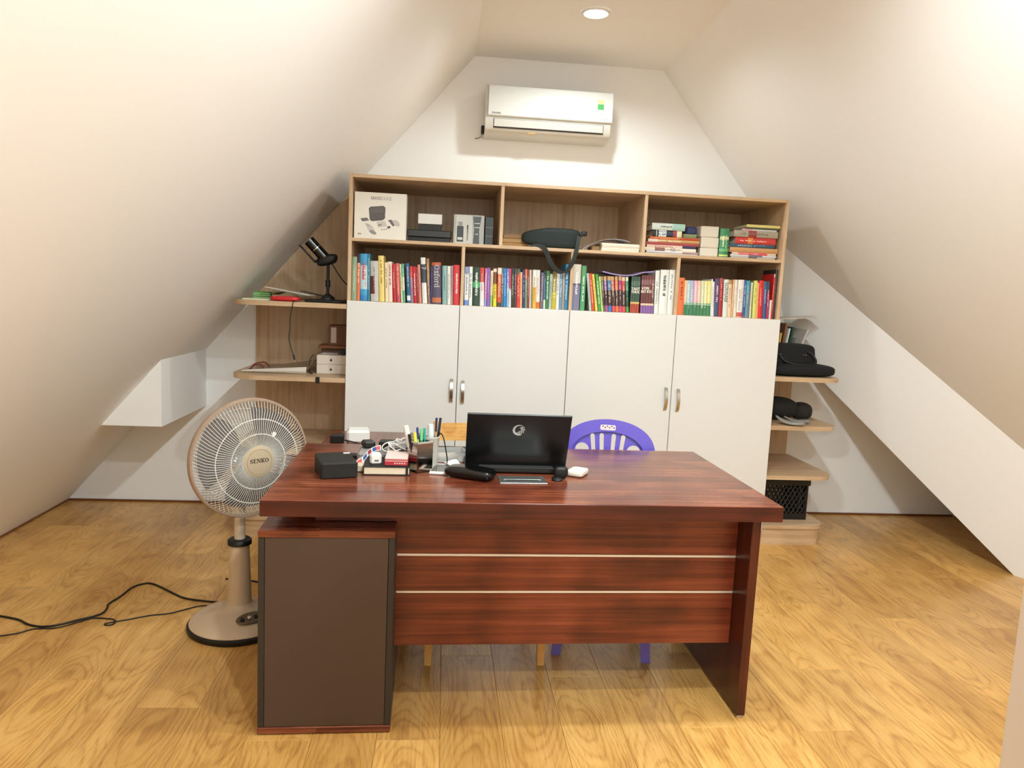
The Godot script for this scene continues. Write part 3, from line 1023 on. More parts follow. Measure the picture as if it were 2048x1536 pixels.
func wooden_chair() -> void:
	var o := thing("wooden_chair", "light yellow wooden chair tucked behind the desk at the laptop", "chair", Vector3(0.142, 0, 1.765))
	var m := wmat("beech_wood", t_beech, 0.38)
	var mk := func() -> MB:
		var q := MB.new()
		q.us = Vector2(8.0, 2.0)
		q.uo = Vector2(rng.randf(), rng.randf())
		return q
	for s in [-1.0, 1.0]:
		var q: MB = mk.call()
		# front leg, tapering down
		var a0 := 0.013
		var a1 := 0.019
		var c := Vector3(s * 0.211, 0, 0.255)
		for k in 4:
			var e := [[-1, -1], [1, -1], [1, 1], [-1, 1]]
			var p0 := Vector2(e[k][0], e[k][1])
			var p1 := Vector2(e[(k + 1) % 4][0], e[(k + 1) % 4][1])
			q.flat(c + Vector3(p0.x * a0, 0, p0.y * a0), c + Vector3(p1.x * a0, 0, p1.y * a0), c + Vector3(p1.x * a1 - s * 0.012, 0.43, p1.y * a1), c + Vector3(p0.x * a1 - s * 0.012, 0.43, p0.y * a1),
				Vector3(p0.x + p1.x, 0, p0.y + p1.y), Vector2(0, 0), Vector2(0.06, 0), Vector2(0.06, 1), Vector2(0, 1))
		q.flat(c + Vector3(-a0, 0, -a0), c + Vector3(a0, 0, -a0), c + Vector3(a0, 0, a0), c + Vector3(-a0, 0, a0), Vector3.DOWN)
		part(o, "leg", q, m)
		# rear leg running up as back post
		q = mk.call()
		q.x = Transform3D(Basis(), Vector3(s * 0.211, 0, -0.22))
		q.x = q.x * Transform3D(Basis(Vector3.RIGHT, -0.10), Vector3(0, 0.0, 0.02))
		q.box(Vector3(0, 0.412, 0), Vector3(0.027, 0.824, 0.032), 0.003, 1)
		part(o, "back_post", q, m)
	var q: MB = mk.call()
	q.box(Vector3(0, 0.445, 0.03), Vector3(0.44, 0.022, 0.46), 0.006, 2)
	part(o, "seat", q, m)
	for z in [0.245, -0.175]:
		q = mk.call()
		q.box(Vector3(0, 0.405, z), Vector3(0.372, 0.05, 0.018), 0.002, 0)
		part(o, "apron", q, m)
	for yy in [[0.742, 0.816], [0.660, 0.714], [0.585, 0.63]]:
		q = mk.call()
		var lean := Transform3D(Basis(Vector3.RIGHT, -0.10), Vector3(0, 0, -0.20))
		q.x = lean
		var h: float = yy[1] - yy[0]
		var yc: float = (yy[0] + yy[1]) * 0.5
		q.sheet(func(u: float, v: float) -> Vector3: return Vector3((u - 0.5) * 0.396, yc + (v - 0.5) * h + (0.004 if v > 0.5 else 0.0) * sin(PI * u), -0.012 * sin(PI * u)), 14, 2, 0.014)
		for i in q.t.size(): q.t[i] = Vector2(q.t[i].y * 0.4, q.t[i].x * 1.2)
		part(o, "back_rail", q, m)

func plastic_chair() -> void:
	var yaw := -0.186
	var o := thing("plastic_chair", "violet plastic chair with slotted arched back behind the desk", "chair", Vector3(0.640, 0, 1.72), yaw)
	var m := mat("violet_plastic", Color(0.42, 0.36, 0.78), 0.25)
	# legs: angled channels
	for s in [[-1, 1], [1, 1], [-1, -1], [1, -1]]:
		var b := MB.new()
		var fx: float = s[0] * (0.188 if s[1] > 0 else 0.20)
		var fz := 0.268 if s[1] > 0 else -0.27
		var tx: float = s[0] * 0.165
		var tz := 0.185 if s[1] > 0 else -0.175
		var foot := Vector3(fx, 0, fz)
		var top := Vector3(tx, 0.42, tz)
		# two thin walls meeting at the outer corner
		for wall in 2:
			var d0: Vector3 = Vector3(-s[0], 0, 0) if wall == 0 else Vector3(0, 0, -s[1])
			b.sheet(func(u: float, v: float) -> Vector3: return foot.lerp(top, v) + d0 * u * lerpf(0.034, 0.055, v), 1, 6, 0.0035)
		part(o, "leg", b, m)
	var b := MB.new()
	b.blob(Vector3(0, 0.425, 0.0), Vector3(0.40, 0.03, 0.42), 0.35, 0.3, 36, 8)
	part(o, "seat", b, m)
	b = MB.new()
	b.box(Vector3(0, 0.40, 0.19), Vector3(0.36, 0.05, 0.006), 0.002)
	b.box(Vector3(0, 0.40, -0.19), Vector3(0.36, 0.05, 0.006), 0.002)
	b.box(Vector3(0.185, 0.40, 0), Vector3(0.006, 0.05, 0.37), 0.002)
	b.box(Vector3(-0.185, 0.40, 0), Vector3(0.006, 0.05, 0.37), 0.002)
	part(o, "seat_skirt", b, m)
	# back: thick arch band
	var lean := Transform3D(Basis(Vector3.RIGHT, -0.12), Vector3(0, 0.42, -0.185))
	var H := 0.434
	var outer := func(a: float) -> Vector2: return Vector2(-cos(a) * 0.207, H - 0.175 + 0.175 * pow(sin(a), 0.72))
	var inner := func(a: float) -> Vector2: return Vector2(-cos(a) * 0.160, H - 0.175 + 0.121 * pow(sin(a), 0.8))
	var pts := [[-0.17, 0.0], [-0.125, 0.0]]
	pts = []
	pts.append(Vector2(0.17, 0.0))
	for i in 31: pts.append((outer.call(PI - PI * i / 30.0) as Vector2))
	pts.append(Vector2(-0.17, 0.0))
	pts.append(Vector2(-0.135, 0.0))
	for i in 31: pts.append((inner.call(PI * i / 30.0) as Vector2))
	pts.append(Vector2(0.135, 0.0))
	b = MB.new()
	b.x = lean
	b.prism(PackedVector2Array(pts), -0.012, 0.012)
	var band := part(o, "back_frame", b, m)
	# inner panel with slots
	var csg := CSGCombiner3D.new()
	csg.name = "back_panel"
	csg.transform = lean
	var sheet_poly := PackedVector2Array()
	sheet_poly.append(Vector2(0.137, 0.02))
	for i in 31:
		var q: Vector2 = inner.call(PI - PI * i / 30.0)
		sheet_poly.append(q + (Vector2(0, 0.2) - q).normalized() * -0.003)
	sheet_poly.append(Vector2(-0.137, 0.02))
	var pc := CSGPolygon3D.new()
	pc.polygon = sheet_poly
	pc.depth = 0.006
	pc.material = m
	csg.add_child(pc)
	var slot := func(cx: float, top: float, bot: float, w0: float, tilt: float) -> void:
		var p := PackedVector2Array()
		for i in 11:
			var a := PI * i / 10.0
			p.append(Vector2(cx + cos(a) * w0, top - w0 + sin(a) * w0))
		p.append(Vector2(cx - w0 * 0.6 + tilt, bot))
		p.append(Vector2(cx + w0 * 0.6 + tilt, bot))
		var s := CSGPolygon3D.new()
		s.polygon = p
		s.depth = 0.03
		s.position.z = 0.012
		s.operation = CSGShape3D.OPERATION_SUBTRACTION
		s.material = m
		csg.add_child(s)
	slot.call(-0.069, H - 0.066, 0.10, 0.0095, 0.03)
	slot.call(-0.029, H - 0.063, 0.10, 0.0095, 0.012)
	slot.call(0.024, H - 0.063, 0.10, 0.0095, -0.012)
	slot.call(0.065, H - 0.066, 0.10, 0.0095, -0.03)
	slot.call(-0.112, H - 0.108, 0.14, 0.030, -0.004)
	slot.call(0.112, H - 0.108, 0.14, 0.030, 0.004)
	o.add_child(csg)
	# maker's sticker
	b = MB.new()
	b.x = lean
	b.blob(Vector3(-0.004, H - 0.036, 0.0125), Vector3(0.068, 0.024, 0.001), 0.3, 0.6, 24, 6)
	var sk := part(band, "sticker", b, cmat("f0d8dc", 0.4), "oval pink and white sticker")
	b = MB.new()
	b.x = lean
	for i in 6: b.box(Vector3(-0.026 + i * 0.0095, H - 0.036 + (0.006 if i % 2 == 0 else -0.0), 0.0132), Vector3(0.006, 0.005, 0.0006), 0.0)
	part(o, "sticker_print", b, cmat("4a3040", 0.5))

const BOOKS := [
	["first", -0.5480, -0.5222, 0.2308, 0.0000, "8fa687", "", "ede6c8", "", "sage green book with cream lettering, 1st in first cell of book row"],
	["first", -0.5207, -0.5043, 0.2468, -0.0012, "e07a55", "80-100:2c2638", "f3d3c4", "", "orange book with navy top block, 2nd in first cell of book row"],
	["first", -0.5012, -0.4646, 0.2487, -0.0039, "3f9fd0", "25-75:bfd6dc,0-12:2f86c8", "c8434a", "", "tall blue and white book with red characters, 3rd in first cell of book row"],
	["first", -0.4621, -0.4503, 0.2497, -0.0050, "3f8296", "0-100:3f8296", "e8f2f2", "", "thin teal book with white lettering, 4th in first cell of book row"],
	["first", -0.4457, -0.4039, 0.2131, -0.0075, "c3c0ba", "18-62:6a2c2c@0-50", "8a8580", "", "light grey book with maroon label, 5th in first cell of book row"],
	["first", -0.4010, -0.3725, 0.2427, -0.0112, "ecd27a", "", "8d6b3c", "", "tall yellow book with brown lettering, 6th in first cell of book row"],
	["first", -0.3692, -0.3543, 0.2080, -0.0094, "efdcae", "", "8a6a3c", "", "cream book with brown lettering, 7th in first cell of book row"],
	["first", -0.3535, -0.3307, 0.2136, -0.0101, "f2d9c8", "", "7c4a40", "", "pale pink book with brown lettering, 8th in first cell of book row"],
	["first", -0.3279, -0.3095, 0.2011, -0.0118, "b8272f", "", "f3e6de", "", "dark red book with white lettering, 9th in first cell of book row"],
	["first", -0.3070, -0.2879, 0.2070, -0.0134, "d4645a", "0-25:c45562", "f6c4b4", "", "coral red book, 10th in first cell of book row"],
	["first", -0.2845, -0.2760, 0.2041, -0.0148, "d7deaa", "", "9aa36a", "", "thin pale lime book, 11th in first cell of book row"],
	["first", -0.2750, -0.2632, 0.2066, -0.0140, "5fae94", "30-65:d9dcc0", "e3eadb", "", "teal green book with cream middle, 12th in first cell of book row"],
	["first", -0.2531, -0.2353, 0.2096, -0.0138, "2d6386", "5-18:dfe3e6", "cfe0ea", "", "navy blue book with white label at foot, 13th in first cell of book row"],
	["first", -0.2341, -0.2195, 0.1958, -0.0122, "8d7a92", "68-100:cc3a3c", "e6d6dd", "", "mauve book with red top, 14th in first cell of book row"],
	["first", -0.2183, -0.2001, 0.1946, -0.0129, "b8232c", "", "fbeeea", "", "red book with white vertical lettering, 15th in first cell of book row"],
	["first", -0.1989, -0.1894, 0.1916, -0.0135, "8f3c34", "", "d9a08c", "", "thin brown red book, 16th in first cell of book row"],
	["first", -0.1882, -0.1753, 0.2058, -0.0153, "dc8d80", "", "b05a52", "", "salmon pink book, 17th in first cell of book row"],
	["first", -0.1707, -0.1461, 0.2442, -0.0176, "ece9e4", "45-85:3c4a56", "f4f2ee", "7", "tall white book with charcoal block and numeral seven, 18th in first cell of book row"],
	["first", -0.1441, -0.1290, 0.2397, -0.0149, "a6774f", "0-55:8a6a58", "d8b48c", "", "tall tan brown book, 19th in first cell of book row"],
	["first", -0.1278, -0.1210, 0.1954, -0.0067, "33366a", "", "6a6ca0", "", "thin navy book, 20th in first cell of book row"],
	["first", -0.1197, -0.0713, 0.2214, -0.0087, "564f68", "92-100:c2603c,3-15:c4714a", "d8cfc4", "Oxford", "thick slate purple dictionary with orange bands, 21st in first cell of book row"],
	["first", -0.0649, -0.0409, 0.2065, -0.0066, "8cb4b0", "", "45706e", "", "pale teal book, 22nd in first cell of book row"],
	["first", -0.0379, -0.0214, 0.2058, -0.0068, "ece8de", "", "9a948a", "", "white book with grey lettering, 23rd in first cell of book row"],
	["first", -0.0206, -0.0090, 0.2087, -0.0058, "b49a9c", "", "8a7074", "", "thin mauve grey book, 24th in first cell of book row"],
	["first", -0.0058, 0.0270, 0.2134, -0.0065, "dd3f46", "", "fbe2da", "", "bright red book with white script, 25th in first cell of book row"],
	["second", 0.0522, 0.0746, 0.2073, -0.0032, "e6e6e8", "0-14:6f8fd0,82-100:8e9cc4", "5c6478", "", "white book with blue ends, 1st in second cell of book row"],
	["second", 0.0774, 0.0946, 0.2086, -0.0038, "e9ede6", "", "2c3430", "", "white book with black lettering, 2nd in second cell of book row"],
	["second", 0.0976, 0.1355, 0.2059, -0.0049, "33493c", "47-62:4fae72", "e9efe4", "", "dark green book with bright green label, 3rd in second cell of book row"],
	["second", 0.1373, 0.1595, 0.2059, -0.0063, "e8e4e6", "62-100:cf4740", "c89a9a", "", "white book with red top, 4th in second cell of book row"],
	["second", 0.1608, 0.1716, 0.2037, -0.0019, "d886b4", "0-20:8fa0cc", "f6e4ea", "", "thin pink book, 5th in second cell of book row"],
	["second", 0.1736, 0.1902, 0.2069, -0.0035, "9466b4", "", "ddc8ea", "", "purple book, 6th in second cell of book row"],
	["second", 0.1921, 0.2051, 0.1933, -0.0027, "e7ddb8", "0-32:8cb87c", "b09a6a", "", "cream book with green foot, 7th in second cell of book row"],
	["second", 0.2095, 0.2273, 0.2077, -0.0066, "f0d83c", "58-100:7a4a34,88-97:ecdccc", "8a6a2c", "", "yellow book with brown top, 8th in second cell of book row"],
	["second", 0.2303, 0.2522, 0.2097, -0.0039, "d4573c", "83-100:efe3d6,0-11:4a4a44", "f6d8c4", "", "orange red book with white top, 9th in second cell of book row"],
	["second", 0.2529, 0.2638, 0.2107, -0.0042, "5c6f74", "", "d6dcdc", "", "slate grey book, 10th in second cell of book row"],
	["second", 0.2655, 0.2793, 0.2086, -0.0056, "2f86cc", "", "bfe0f4", "", "bright blue book, 11th in second cell of book row"],
	["second", 0.2819, 0.2949, 0.2085, -0.0064, "8fb4cc", "55-100:8a7cc0", "e4ecf4", "", "lilac and light blue book, 12th in second cell of book row"],
	["second", 0.2957, 0.3065, 0.2082, -0.0068, "e8e4ec", "48-100:cf4f66", "8c5a6a", "", "white book with pink red top, 13th in second cell of book row"],
	["second", 0.3080, 0.3229, 0.2116, -0.0063, "3c3a36", "", "d8d0c0", "", "black book with cream lettering, 14th in second cell of book row"],
	["second", 0.3240, 0.3363, 0.2096, -0.0059, "5a3f40", "80-100:4a5250", "f0e4e0", "", "maroon black book with white lettering, 15th in second cell of book row"],
	["second", 0.3377, 0.3556, 0.2099, -0.0065, "d4493c", "86-100:52605e", "f6bcae", "", "red book with slate top, 16th in second cell of book row"],
	["second", 0.3564, 0.3666, 0.1926, -0.0064, "f0bc8c", "", "d08a4c", "", "thin peach book, 17th in second cell of book row"],
	["second", 0.3686, 0.3822, 0.2047, -0.0074, "3c3a66", "", "b4b8d4", "", "navy violet book, 18th in second cell of book row"],
	["second", 0.3830, 0.3940, 0.2101, -0.0077, "6f9678", "74-100:e0744c", "c8d8c8", "", "green book with orange top, 19th in second cell of book row"],
	["second", 0.3948, 0.4069, 0.2069, -0.0076, "8a3f3c", "", "dcaca0", "", "maroon book, 20th in second cell of book row"],
	["second", 0.4077, 0.4147, 0.2075, -0.0074, "ece0cc", "", "b0a48c", "", "thin cream book, 21st in second cell of book row"],
	["second", 0.4155, 0.4234, 0.2079, -0.0078, "8f8676", "", "d4ccbc", "", "thin taupe book, 22nd in second cell of book row"],
	["second", 0.4246, 0.4434, 0.2084, -0.0067, "e2b54c", "55-100:ecebe2", "b08434", "", "mustard book with white top, 23rd in second cell of book row"],
	["second", 0.4442, 0.4634, 0.2084, -0.0065, "ece8e0", "0-17:dd7434", "c4544c", "", "white book with orange foot, 24th in second cell of book row"],
	["second", 0.4657, 0.4831, 0.1961, -0.0034, "6f6878", "", "b4b0bc", "", "slate mauve book, 25th in second cell of book row"],
	["second", 0.4843, 0.4933, 0.2064, -0.0044, "2f5a80", "0-24:e6e8d0,78-100:3a3430", "c8d8e4", "", "navy book with cream foot, 26th in second cell of book row"],
	["second", 0.4941, 0.5126, 0.2072, -0.0024, "3f7a56", "", "e2f0e2", "", "green book with white lettering, 27th in second cell of book row"],
	["second", 0.5138, 0.5283, 0.1909, -0.0009, "b4c0b0", "", "74806c", "", "pale sage book, 28th in second cell of book row"],
	["second", 0.5299, 0.5524, 0.2049, -0.0022, "c4b43c", "45-100:8f8448", "f0e8b0", "", "olive yellow book, 29th in second cell of book row"],
	["second", 0.5536, 0.5690, 0.2002, -0.0030, "e6e6e6", "", "7a7a88", "", "white book beside the olive one, 30th in second cell of book row"],
	["second", 0.5702, 0.5852, 0.2030, -0.0038, "6f93ac", "", "d0dce4", "", "steel blue book, 31st in second cell of book row"],
	["second", 0.5864, 0.5987, 0.2058, -0.0037, "ad9c8c", "", "dcd2c6", "", "taupe book, 32nd in second cell of book row"],
	["second", 0.5999, 0.6180, 0.2469, -0.0037, "3a86b4", "", "d4ecf4", "", "tall blue book at right end, 33rd in second cell of book row"],
	["third", 0.6400, 0.6821, 0.2495, 0.0000, "7f7f9c", "58-100:d9d2c4,54-58:5a5c6c", "f0eef0", "", "tall cream and slate lavender book, 1st in third cell of book row"],
	["third", 0.6861, 0.7118, 0.2434, -0.0001, "58a06c", "", "eef6ea", "", "tall green book with white lettering, 2nd in third cell of book row"],
	["third", 0.7396, 0.7523, 0.2051, -0.0272, "b4c4c0", "", "7c9490", "", "leaning grey teal book, 3rd in third cell of book row"],
	["third", 0.7547, 0.7698, 0.2047, -0.0291, "d4552f", "", "f4d0bc", "", "leaning red orange book, 4th in third cell of book row"],
	["third", 0.7741, 0.7869, 0.2027, -0.0314, "ecd468", "", "a08a3c", "", "leaning yellow book, 5th in third cell of book row"],
	["third", 0.7900, 0.8072, 0.2026, -0.0286, "4f9a48", "", "e4f0d4", "", "leaning green book, 6th in third cell of book row"],
	["third", 0.8084, 0.8172, 0.1910, -0.0260, "d4e090", "", "8c9a5c", "", "leaning thin lime book, 7th in third cell of book row"],
	["third", 0.8186, 0.8275, 0.1916, -0.0243, "4a3438", "88-100:c8a070,60-88:6f8a58,0-17:5f7a50", "e6d8b4", "", "dark series volume with olive panels, 8th in third cell of book row"],
	["third", 0.8295, 0.8459, 0.1922, -0.0222, "4a3438", "88-100:c8a070,60-88:8f60a8,0-17:a45c94", "e6d8b4", "", "dark series volume with purple panels, 9th in third cell of book row"],
	["third", 0.8475, 0.8665, 0.1933, -0.0186, "4a3438", "88-100:c8a070,60-88:3f84a8,0-17:4c78b4", "e6d8b4", "", "dark series volume with blue panels, 10th in third cell of book row"],
	["third", 0.8694, 0.8870, 0.1941, -0.0213, "4a3438", "88-100:c8a070,60-88:c86470,0-17:d4505c", "e6d8b4", "", "dark series volume with coral pink panels, 11th in third cell of book row"],
	["third", 0.8886, 0.9050, 0.1952, -0.0184, "4a3438", "88-100:c8a070,60-88:e07a3c,0-17:e87a38", "e6d8b4", "", "dark series volume with orange panels, 12th in third cell of book row"],
	["third", 0.9066, 0.9238, 0.1963, -0.0154, "4a3438", "88-100:c8a070,60-88:a8447c,0-17:c44c74", "e6d8b4", "", "dark series volume with magenta panels, 13th in third cell of book row"],
	["third", 0.9251, 0.9427, 0.1934, -0.0149, "4a3438", "88-100:e8c8b0,60-88:d44c48,0-17:d45448", "e6d8b4", "", "dark series volume with red panels, 14th in third cell of book row"],
	["third", 0.9460, 0.9608, 0.1944, -0.0149, "24503c", "88-100:cfe0b8,60-88:4a9a74,0-17:52a058", "d8e4b4", "", "dark series volume with green panels, 15th in third cell of book row"],
	["third", 0.9663, 0.9785, 0.1990, -0.0003, "40584c", "0-24:b04c38,24-30:e8c070,72-86:5c7464", "e8d8a4", "T|T", "green boxed volume with red foot, 16th in third cell of book row"],
	["third", 0.9791, 0.9911, 0.1995, -0.0005, "40584c", "0-24:b04c38,24-30:e8c070,72-86:5c7464", "e8d8a4", "A|H", "green boxed volume with red foot, 17th in third cell of book row"],
	["third", 0.9917, 1.0037, 0.2001, -0.0007, "40584c", "0-24:b04c38,24-30:e8c070,72-86:5c7464", "e8d8a4", "U|U", "green boxed volume with red foot, 18th in third cell of book row"],
	["third", 1.0043, 1.0164, 0.2007, -0.0009, "40584c", "0-24:b04c38,24-30:e8c070,72-86:5c7464", "e8d8a4", "T|C", "green boxed volume with red foot, 19th in third cell of book row"],
	["third", 1.0255, 1.0395, 0.2075, -0.0040, "70403f", "0-20:8a64a4,20-26:f0d0b8,74-88:8c6468", "f0dcc4", "V|M", "maroon boxed volume with purple foot, 20th in third cell of book row"],
	["third", 1.0404, 1.0544, 0.2081, -0.0045, "70403f", "0-20:8a64a4,20-26:f0d0b8,74-88:8c6468", "f0dcc4", "O|I", "maroon boxed volume with purple foot, 21st in third cell of book row"],
	["third", 1.0552, 1.0693, 0.2088, -0.0049, "70403f", "0-20:8a64a4,20-26:f0d0b8,74-88:8c6468", "f0dcc4", "N|K", "maroon boxed volume with purple foot, 22nd in third cell of book row"],
	["third", 1.0701, 1.0843, 0.2094, -0.0053, "70403f", "0-20:8a64a4,20-26:f0d0b8,74-88:8c6468", "f0dcc4", " |O", "maroon boxed volume with purple foot, 23rd in third cell of book row"],
	["third", 1.0851, 1.0992, 0.2101, -0.0057, "70403f", "0-20:8a64a4,20-26:f0d0b8,74-88:8c6468", "f0dcc4", "", "maroon boxed volume with purple foot, 24th in third cell of book row"],
	["third", 1.1036, 1.1266, 0.2365, -0.0061, "e9ebe4", "", "9aa09a", "", "white book with faint grey lettering, 25th in third cell of book row"],
	["third", 1.1282, 1.1752, 0.2438, -0.0012, "ebece6", "", "4c5450", "", "thick white book with black lettering, 26th in third cell of book row"],
	["third", 1.1768, 1.2080, 0.2454, 0.0000, "e8eae6", "", "8c949c", "", "white book at right end, 27th in third cell of book row"],
	["fourth", 1.2351, 1.2689, 0.2050, -0.0036, "ee7a44", "", "8a3c20", "", "orange book with dark lettering, 1st in fourth cell of book row"],
	["fourth", 1.2707, 1.2853, 0.1921, -0.0048, "f0c8a0", "0-30:3c8058,30-36:8ab894", "eef4e4", "", "series volume with peach top and green foot, 2nd in fourth cell of book row"],
	["fourth", 1.2865, 1.3050, 0.1923, -0.0056, "a8cfdc", "0-30:3c8058,30-36:8ab894", "eef4e4", "", "series volume with light blue top and green foot, 3rd in fourth cell of book row"],
	["fourth", 1.3064, 1.3269, 0.1927, -0.0067, "b8b0cc", "0-30:3c8058,30-36:8ab894", "eef4e4", "", "series volume with lilac top and green foot, 4th in fourth cell of book row"],
	["fourth", 1.3284, 1.3469, 0.1932, -0.0071, "e8b8c4", "0-30:3c8058,30-36:8ab894", "eef4e4", "", "series volume with pink top and green foot, 5th in fourth cell of book row"],
	["fourth", 1.3484, 1.3661, 0.1936, -0.0073, "f0c4b0", "0-30:3c8058,30-36:8ab894", "eef4e4", "", "series volume with salmon top and green foot, 6th in fourth cell of book row"],
	["fourth", 1.3681, 1.3850, 0.1940, -0.0074, "d8dcb0", "0-30:3c8058,30-36:8ab894", "eef4e4", "", "series volume with pale green top and green foot, 7th in fourth cell of book row"],
	["fourth", 1.3865, 1.4035, 0.1943, -0.0076, "ece4a8", "0-30:3c8058,30-36:8ab894", "eef4e4", "", "series volume with cream yellow top and green foot, 8th in fourth cell of book row"],
	["fourth", 1.4047, 1.4244, 0.1946, -0.0077, "f0e078", "0-30:3c8058,30-36:8ab894", "eef4e4", "", "series volume with yellow top and green foot, 9th in fourth cell of book row"],
	["fourth", 1.4260, 1.4340, 0.2055, -0.0091, "e4e8e6", "", "a8b0b0", "", "thin white tall book, 10th in fourth cell of book row"],
	["fourth", 1.4348, 1.4441, 0.1928, -0.0089, "ece4e0", "", "b0a8a4", "", "thin white short book, 11th in fourth cell of book row"],
	["fourth", 1.4449, 1.4720, 0.2094, -0.0068, "5c4668", "0-40:4a5474", "e8dcec", "", "navy purple book with white lettering, 12th in fourth cell of book row"],
	["fourth", 1.4732, 1.4933, 0.2134, -0.0077, "a8262c", "86-100:b0524c", "f6d0cc", "", "dark red book with white lettering, 13th in fourth cell of book row"],
	["fourth", 1.4956, 1.5217, 0.2072, -0.0053, "dfe6da", "", "2c3430", "SONNAM", "pale white book with large black lettering, 14th in fourth cell of book row"],
	["fourth", 1.5242, 1.5437, 0.2060, -0.0074, "f0cda8", "88-100:b48c68", "b07c58", "", "peach book, 15th in fourth cell of book row"],
	["fourth", 1.5450, 1.5561, 0.2082, -0.0046, "d8ac80", "", "f0d8bc", "", "tan book, 16th in fourth cell of book row"],
	["fourth", 1.5578, 1.5732, 0.2088, -0.0056, "ece2d2", "", "c4b4a0", "", "cream white book, 17th in fourth cell of book row"],
	["fourth", 1.5748, 1.6081, 0.2098, -0.0028, "ece4da", "2-14:c85850", "a89c90", "", "white book with red label at foot, 18th in fourth cell of book row"],
	["fourth", 1.6103, 1.6235, 0.2091, -0.0045, "2f5c98", "0-4:c85850", "d8e4f0", "", "blue book with white lettering, 19th in fourth cell of book row"],
	["fourth", 1.6248, 1.6479, 0.2069, -0.0054, "6c8c98", "70-100:4a94a8", "ccd8dc", "", "teal blue book, 20th in fourth cell of book row"],
	["fourth", 1.6508, 1.6594, 0.1979, -0.0035, "e6dcc0", "", "b8ac8c", "", "thin cream book near the teal one, 21st in fourth cell of book row"],
	["fourth", 1.6607, 1.6667, 0.2064, -0.0046, "7a8a40", "", "b8c47c", "", "thin olive book, 22nd in fourth cell of book row"],
	["fourth", 1.6675, 1.6890, 0.2089, -0.0050, "dcd878", "", "9c983c", "", "yellow lime book, 23rd in fourth cell of book row"],
	["fourth", 1.6902, 1.6979, 0.1976, -0.0056, "f0b470", "", "c0844c", "", "thin orange yellow book, 24th in fourth cell of book row"],
	["fourth", 1.6992, 1.7263, 0.2112, -0.0069, "d42f2c", "", "f8c8bc", "", "red book with white lettering, 25th in fourth cell of book row"],
	["fourth", 1.7288, 1.7494, 0.2074, -0.0089, "41568c", "78-100:2f5f80", "e6ecec", "", "blue book with pale rim, 26th in fourth cell of book row"],
	["fourth", 1.7512, 1.7637, 0.2086, -0.0098, "b4344c", "68-100:3c4458", "ecd0d4", "", "crimson book with navy top, 27th in fourth cell of book row"],
	["fourth", 1.7649, 1.7743, 0.1056, 0.0000, "ece8e2", "", "a8a49c", "", "short white booklet, 28th in fourth cell of book row"],
	["fourth", 1.7752, 1.7843, 0.2512, -0.0011, "cc2a28", "92-100:c8a89c", "f0b0a0", "", "tall red book, 29th in fourth cell of book row"],
	["fourth", 1.7851, 1.7980, 0.2752, -0.0018, "35312c", "", "5c564c", "", "tall black binder, 30th in fourth cell of book row"],
]

func books() -> void:
	for r in BOOKS:
		var w: float = r[2] - r[1]
		var lean := asin(clampf(-r[4] / r[3], 0.0, 0.5))
		var o := thing("book", r[9], "book", Vector3(r[1], 1.3045, 0.612), 0.0, "books in the %s cell of the book row" % r[0])
		o.rotation.z = lean
		var d := rng.randf_range(0.14, 0.17)
		book_parts(o, w, r[3], d, spine(r[5], r[6], "" if r[8] else r[7]))
		var title: String = r[8]
		if title == "7":
			lettering(o, "7", 0.030, Vector3(w * 0.5, r[3] * 0.77, 0.0004), Basis(Vector3(0, 0, 1), -PI / 2), cmat(r[7]), "title")
		elif title == "Oxford":
			lettering(o, "Oxford", 0.036, Vector3(w * 0.52, r[3] * 0.67, 0.0004), Basis(Vector3(0, 0, 1), -PI / 2), cmat(r[7]), "title", true)
		elif title == "SONNAM":
			lettering(o, "SONNAM", 0.026, Vector3(w * 0.5, r[3] * 0.66, 0.0004), Basis(Vector3(0, 0, 1), -PI / 2), cmat(r[7]), "title")
		elif title:
			var c := title.split("|")
			for i in c.size():
				if c[i].strip_edges(): lettering(o, c[i], 0.021, Vector3(w * 0.5, r[3] * (0.66 - i * 0.085), 0.0004), Basis(), cmat("f2ead8"), "title", false, true)
	# purple magazine lying over the series
	var b := MB.new()
	b.sheet(func(u: float, v: float) -> Vector3:
		return Vector3(lerpf(0.800, 1.088, u), 1.5225 - 0.016 * sin(PI * clampf(u * 1.25, 0.0, 1.0)) + 0.012 * clampf((u - 0.6) / 0.4, 0.0, 1.0) + 0.0, lerpf(0.46, 0.615, v)), 24, 2, 0.007)
	single("magazine", b, cmat("9a86b8", 0.4), "curved violet magazine lying on top of the dark series volumes", "magazine")

# a thing lying flat: spine to the front
func laid(x0: float, x1: float, y: float, th: float, base: String, bands: String, ink: String, label: String, group: String, zf := 0.585, depth := 0.19) -> Node3D:
	var o := thing("book", label, "book", Vector3(x0, y, zf), 0.0, group)
	book_parts(o, th, x1 - x0, depth, spine(base, bands, ink), true)
	return o

func bxl(called: String, p0: Vector3, p1: Vector3, m: Material, label: String, cat: String, bev := 0.002, group := "") -> MeshInstance3D:
	var c := Vector3((p0.x + p1.x) * 0.5, p0.y, (p0.z + p1.z) * 0.5)
	var b := MB.new()
	b.x = Transform3D(Basis(), -c)
	bx(p0, p1, b, bev)
	return single(called, b, m, label, cat, c, 0.0, group)

func fill_poly(im: Image, pts: Array, c: Color) -> void:
	var pv := PackedVector2Array(pts)
	var lo := pv[0]
	var hi := pv[0]
	for p in pv:
		lo = lo.min(p); hi = hi.max(p)
	for y in range(maxi(0, int(lo.y)), mini(im.get_height(), int(hi.y) + 1)):
		for x in range(maxi(0, int(lo.x)), mini(im.get_width(), int(hi.x) + 1)):
			if Geometry2D.is_point_in_polygon(Vector2(x + 0.5, y + 0.5), pv): im.set_pixel(x, y, c)

